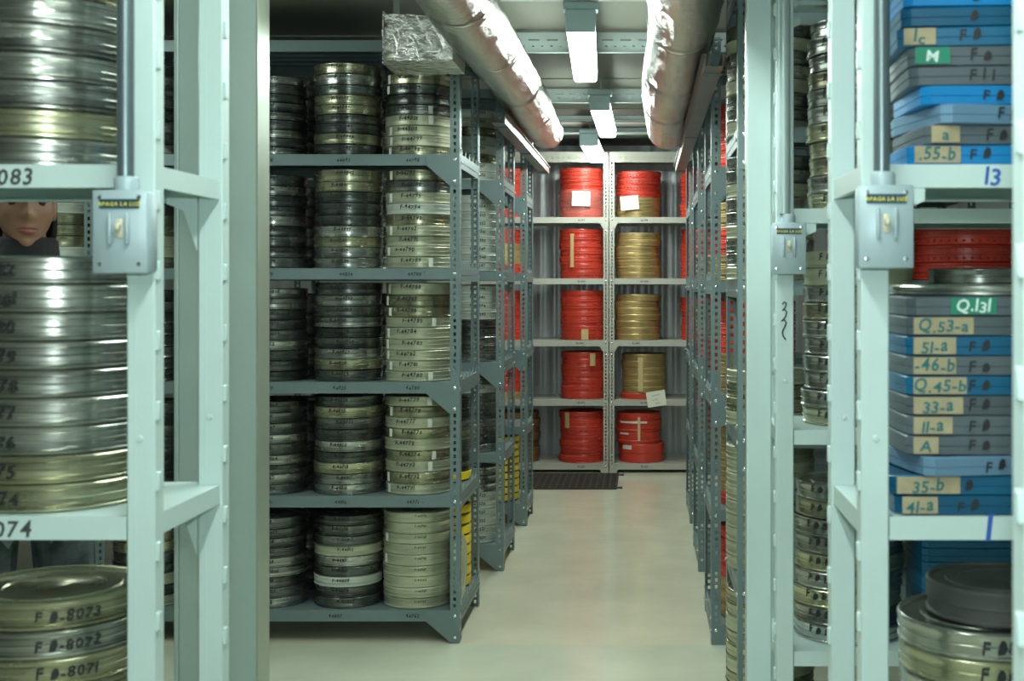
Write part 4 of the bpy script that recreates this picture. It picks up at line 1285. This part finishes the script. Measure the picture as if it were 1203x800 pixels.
    root = put('person', None, loc=(PX, PY, 0), label='person in a dark jacket standing behind the near shelf, lower face visible', cat='person')
    root.rotation_euler = (0, 0, .52)
    bm_ = mb.mesh('body', [M['skin'], M['lips']], 0)
    bo = put('body', bm_, root)
    rmod = bo.modifiers.new('remesh', 'REMESH'); rmod.mode = 'VOXEL'; rmod.voxel_size = .0035; rmod.use_smooth_shade = True
    sm_ = bo.modifiers.new('smooth', 'SMOOTH'); sm_.factor = .5; sm_.iterations = 2
    # lips as their own coloured skin: a thin shell over the mouth
    lv = []; lf = []; 
    nu = 16
    def face_y(X, Z):
        best = None
        c = min(1, max(-1, Z / .115)); ph = math.asin(c)
        f = 1 - .30 * max(0, -c) ** 1.6
        sx = X / (.068 * f * math.cos(ph)); y = -math.cos(ph) * math.sqrt(max(0, 1 - sx * sx))
        Y = y * .092 * (1 - .12 * max(0, -c)) - .018 * max(0, -c)
        g = lambda cx, cz, sx_, sz: math.exp(-((X - cx) / sx_) ** 2 - ((Z - cz) / sz) ** 2)
        d = .012 * g(0, -.100, .020, .016) + .024 * g(0, -.026, .011, .014) + .008 * g(0, -.058, .024, .006) + .010 * g(0, -.070, .021, .007) - .007 * g(0, -.0635, .026, .003) - .004 * g(0, -.083, .020, .006)
        return Y - d
    for top in (True, False):
        o0 = len(lv)
        for i in range(nu + 1):
            u = i / nu * 2 - 1; X = u * .025
            mid = -.0637 + .0015 * u * u
            out = (-.0555 - .0012 * math.exp(-(u / .18) ** 2)) if top else -.0745
            out = mid + (out - mid) * (1 - u * u) ** .6
            for j in range(5):
                Z = mid + (out - mid) * j / 4
                lv.append((X, hy + face_y(X, Z) - .0012 * (1 - (j / 4) ** 2) - .0006, hz + Z))
        for i in range(nu):
            for j in range(4):
                q = (o0 + i * 5 + j, o0 + (i + 1) * 5 + j, o0 + (i + 1) * 5 + j + 1, o0 + i * 5 + j + 1)
                lf.append(q if top else q[::-1])
    lm = MB(); lm.add(lv, lf); lo = put('lips', lm.mesh('lips', M['lips'], 60), root)
    sd = lo.modifiers.new('solid', 'SOLIDIFY'); sd.thickness = .002; sd.offset = -1
    # eyes
    for s in (-1, 1):
        e = MB(); e.lathe([(0, -.0115), (.006, -.0098), (.0105, -.0045), (.0115, 0), (.0105, .0045), (.006, .0098), (0, .0115)], 16, Matrix.Translation((s * .031, hy - .0700, hz + .005)))
        put('eye', e.mesh('eye', M['hair'], 60), root)
    # hair: a shell over crown, back and sides down to the jaw
    hv = []; hf = []
    nn_, mm = 48, 24
    for j in range(mm + 1):
        for i in range(nn_):
            th = 2 * PI * i / nn_
            fr = max(0, math.cos(th))                  # 1 at the front
            fr2 = math.cos(th); low_ = -.9 + 1.45 * min(1, max(0, (fr2 + .25) / .4))
            zz = 1.0 + (low_ - 1.0) * j / mm
            ph = math.asin(max(-1, min(1, zz))) if zz > 0 else 0
            rr_ = math.cos(ph) if zz > 0 else 1.0 + .03 * math.sin(i * 2.1)
            hv.append((math.sin(th) * rr_ * .076, hy + .010 - math.cos(th) * rr_ * .102, hz + zz * .125))
    for j in range(mm):
        for i in range(nn_):
            k = (i + 1) % nn_
            hf.append((j * nn_ + i, (j + 1) * nn_ + i, (j + 1) * nn_ + k, j * nn_ + k))
    hm = MB(); hm.add(hv, hf); ho = put('hair', hm.mesh('hair', M['hair'], 60), root)
    sd = ho.modifiers.new('solid', 'SOLIDIFY'); sd.thickness = .012; sd.offset = -1
    kk = ['pel', 'bel', 'che', 'sho', 'nek'] + [a_ + s for s in ('-1', '1') for a_ in ('s', 'e', 'w')]
    jk = make(kk, 1.0, .014, None, 'jacket'); jk.materials.clear(); jk.materials.append(M['jacket']); put('jacket', jk, root)
    cl = MB(); cl.lathe([(.115, 1.345), (.078, 1.375), (.066, 1.458), (.071, 1.466), (.079, 1.456), (.088, 1.375), (.125, 1.345)], 32, Matrix.Translation((0, .012, 0))); put('collar', cl.mesh('collar', M['jacket'], 60), root)
    kk = ['pel'] + [a_ + s for s in ('-1', '1') for a_ in ('h', 'k', 'c', 'a')]
    tr = make(kk, 1.0, .010, None, 'trousers'); tr.materials.clear(); tr.materials.append(M['trousers']); put('trousers', tr, root)
    for s in (-1, 1):
        sh_ = MB()
        ou = [(-.042, .06), (-.045, -.05), (-.036, -.15), (0, -.185), (.036, -.15), (.045, -.05), (.042, .06), (0, .085)]
        sh_.prism([(x + s * .105, y) for x, y in ou], .001, .03); sh_.prism([(x * .9 + s * .105, y * .9) for x, y in ou], .03, .08)
        put('shoe', sh_.mesh('shoe', M['shoe'], 40), root)
person()
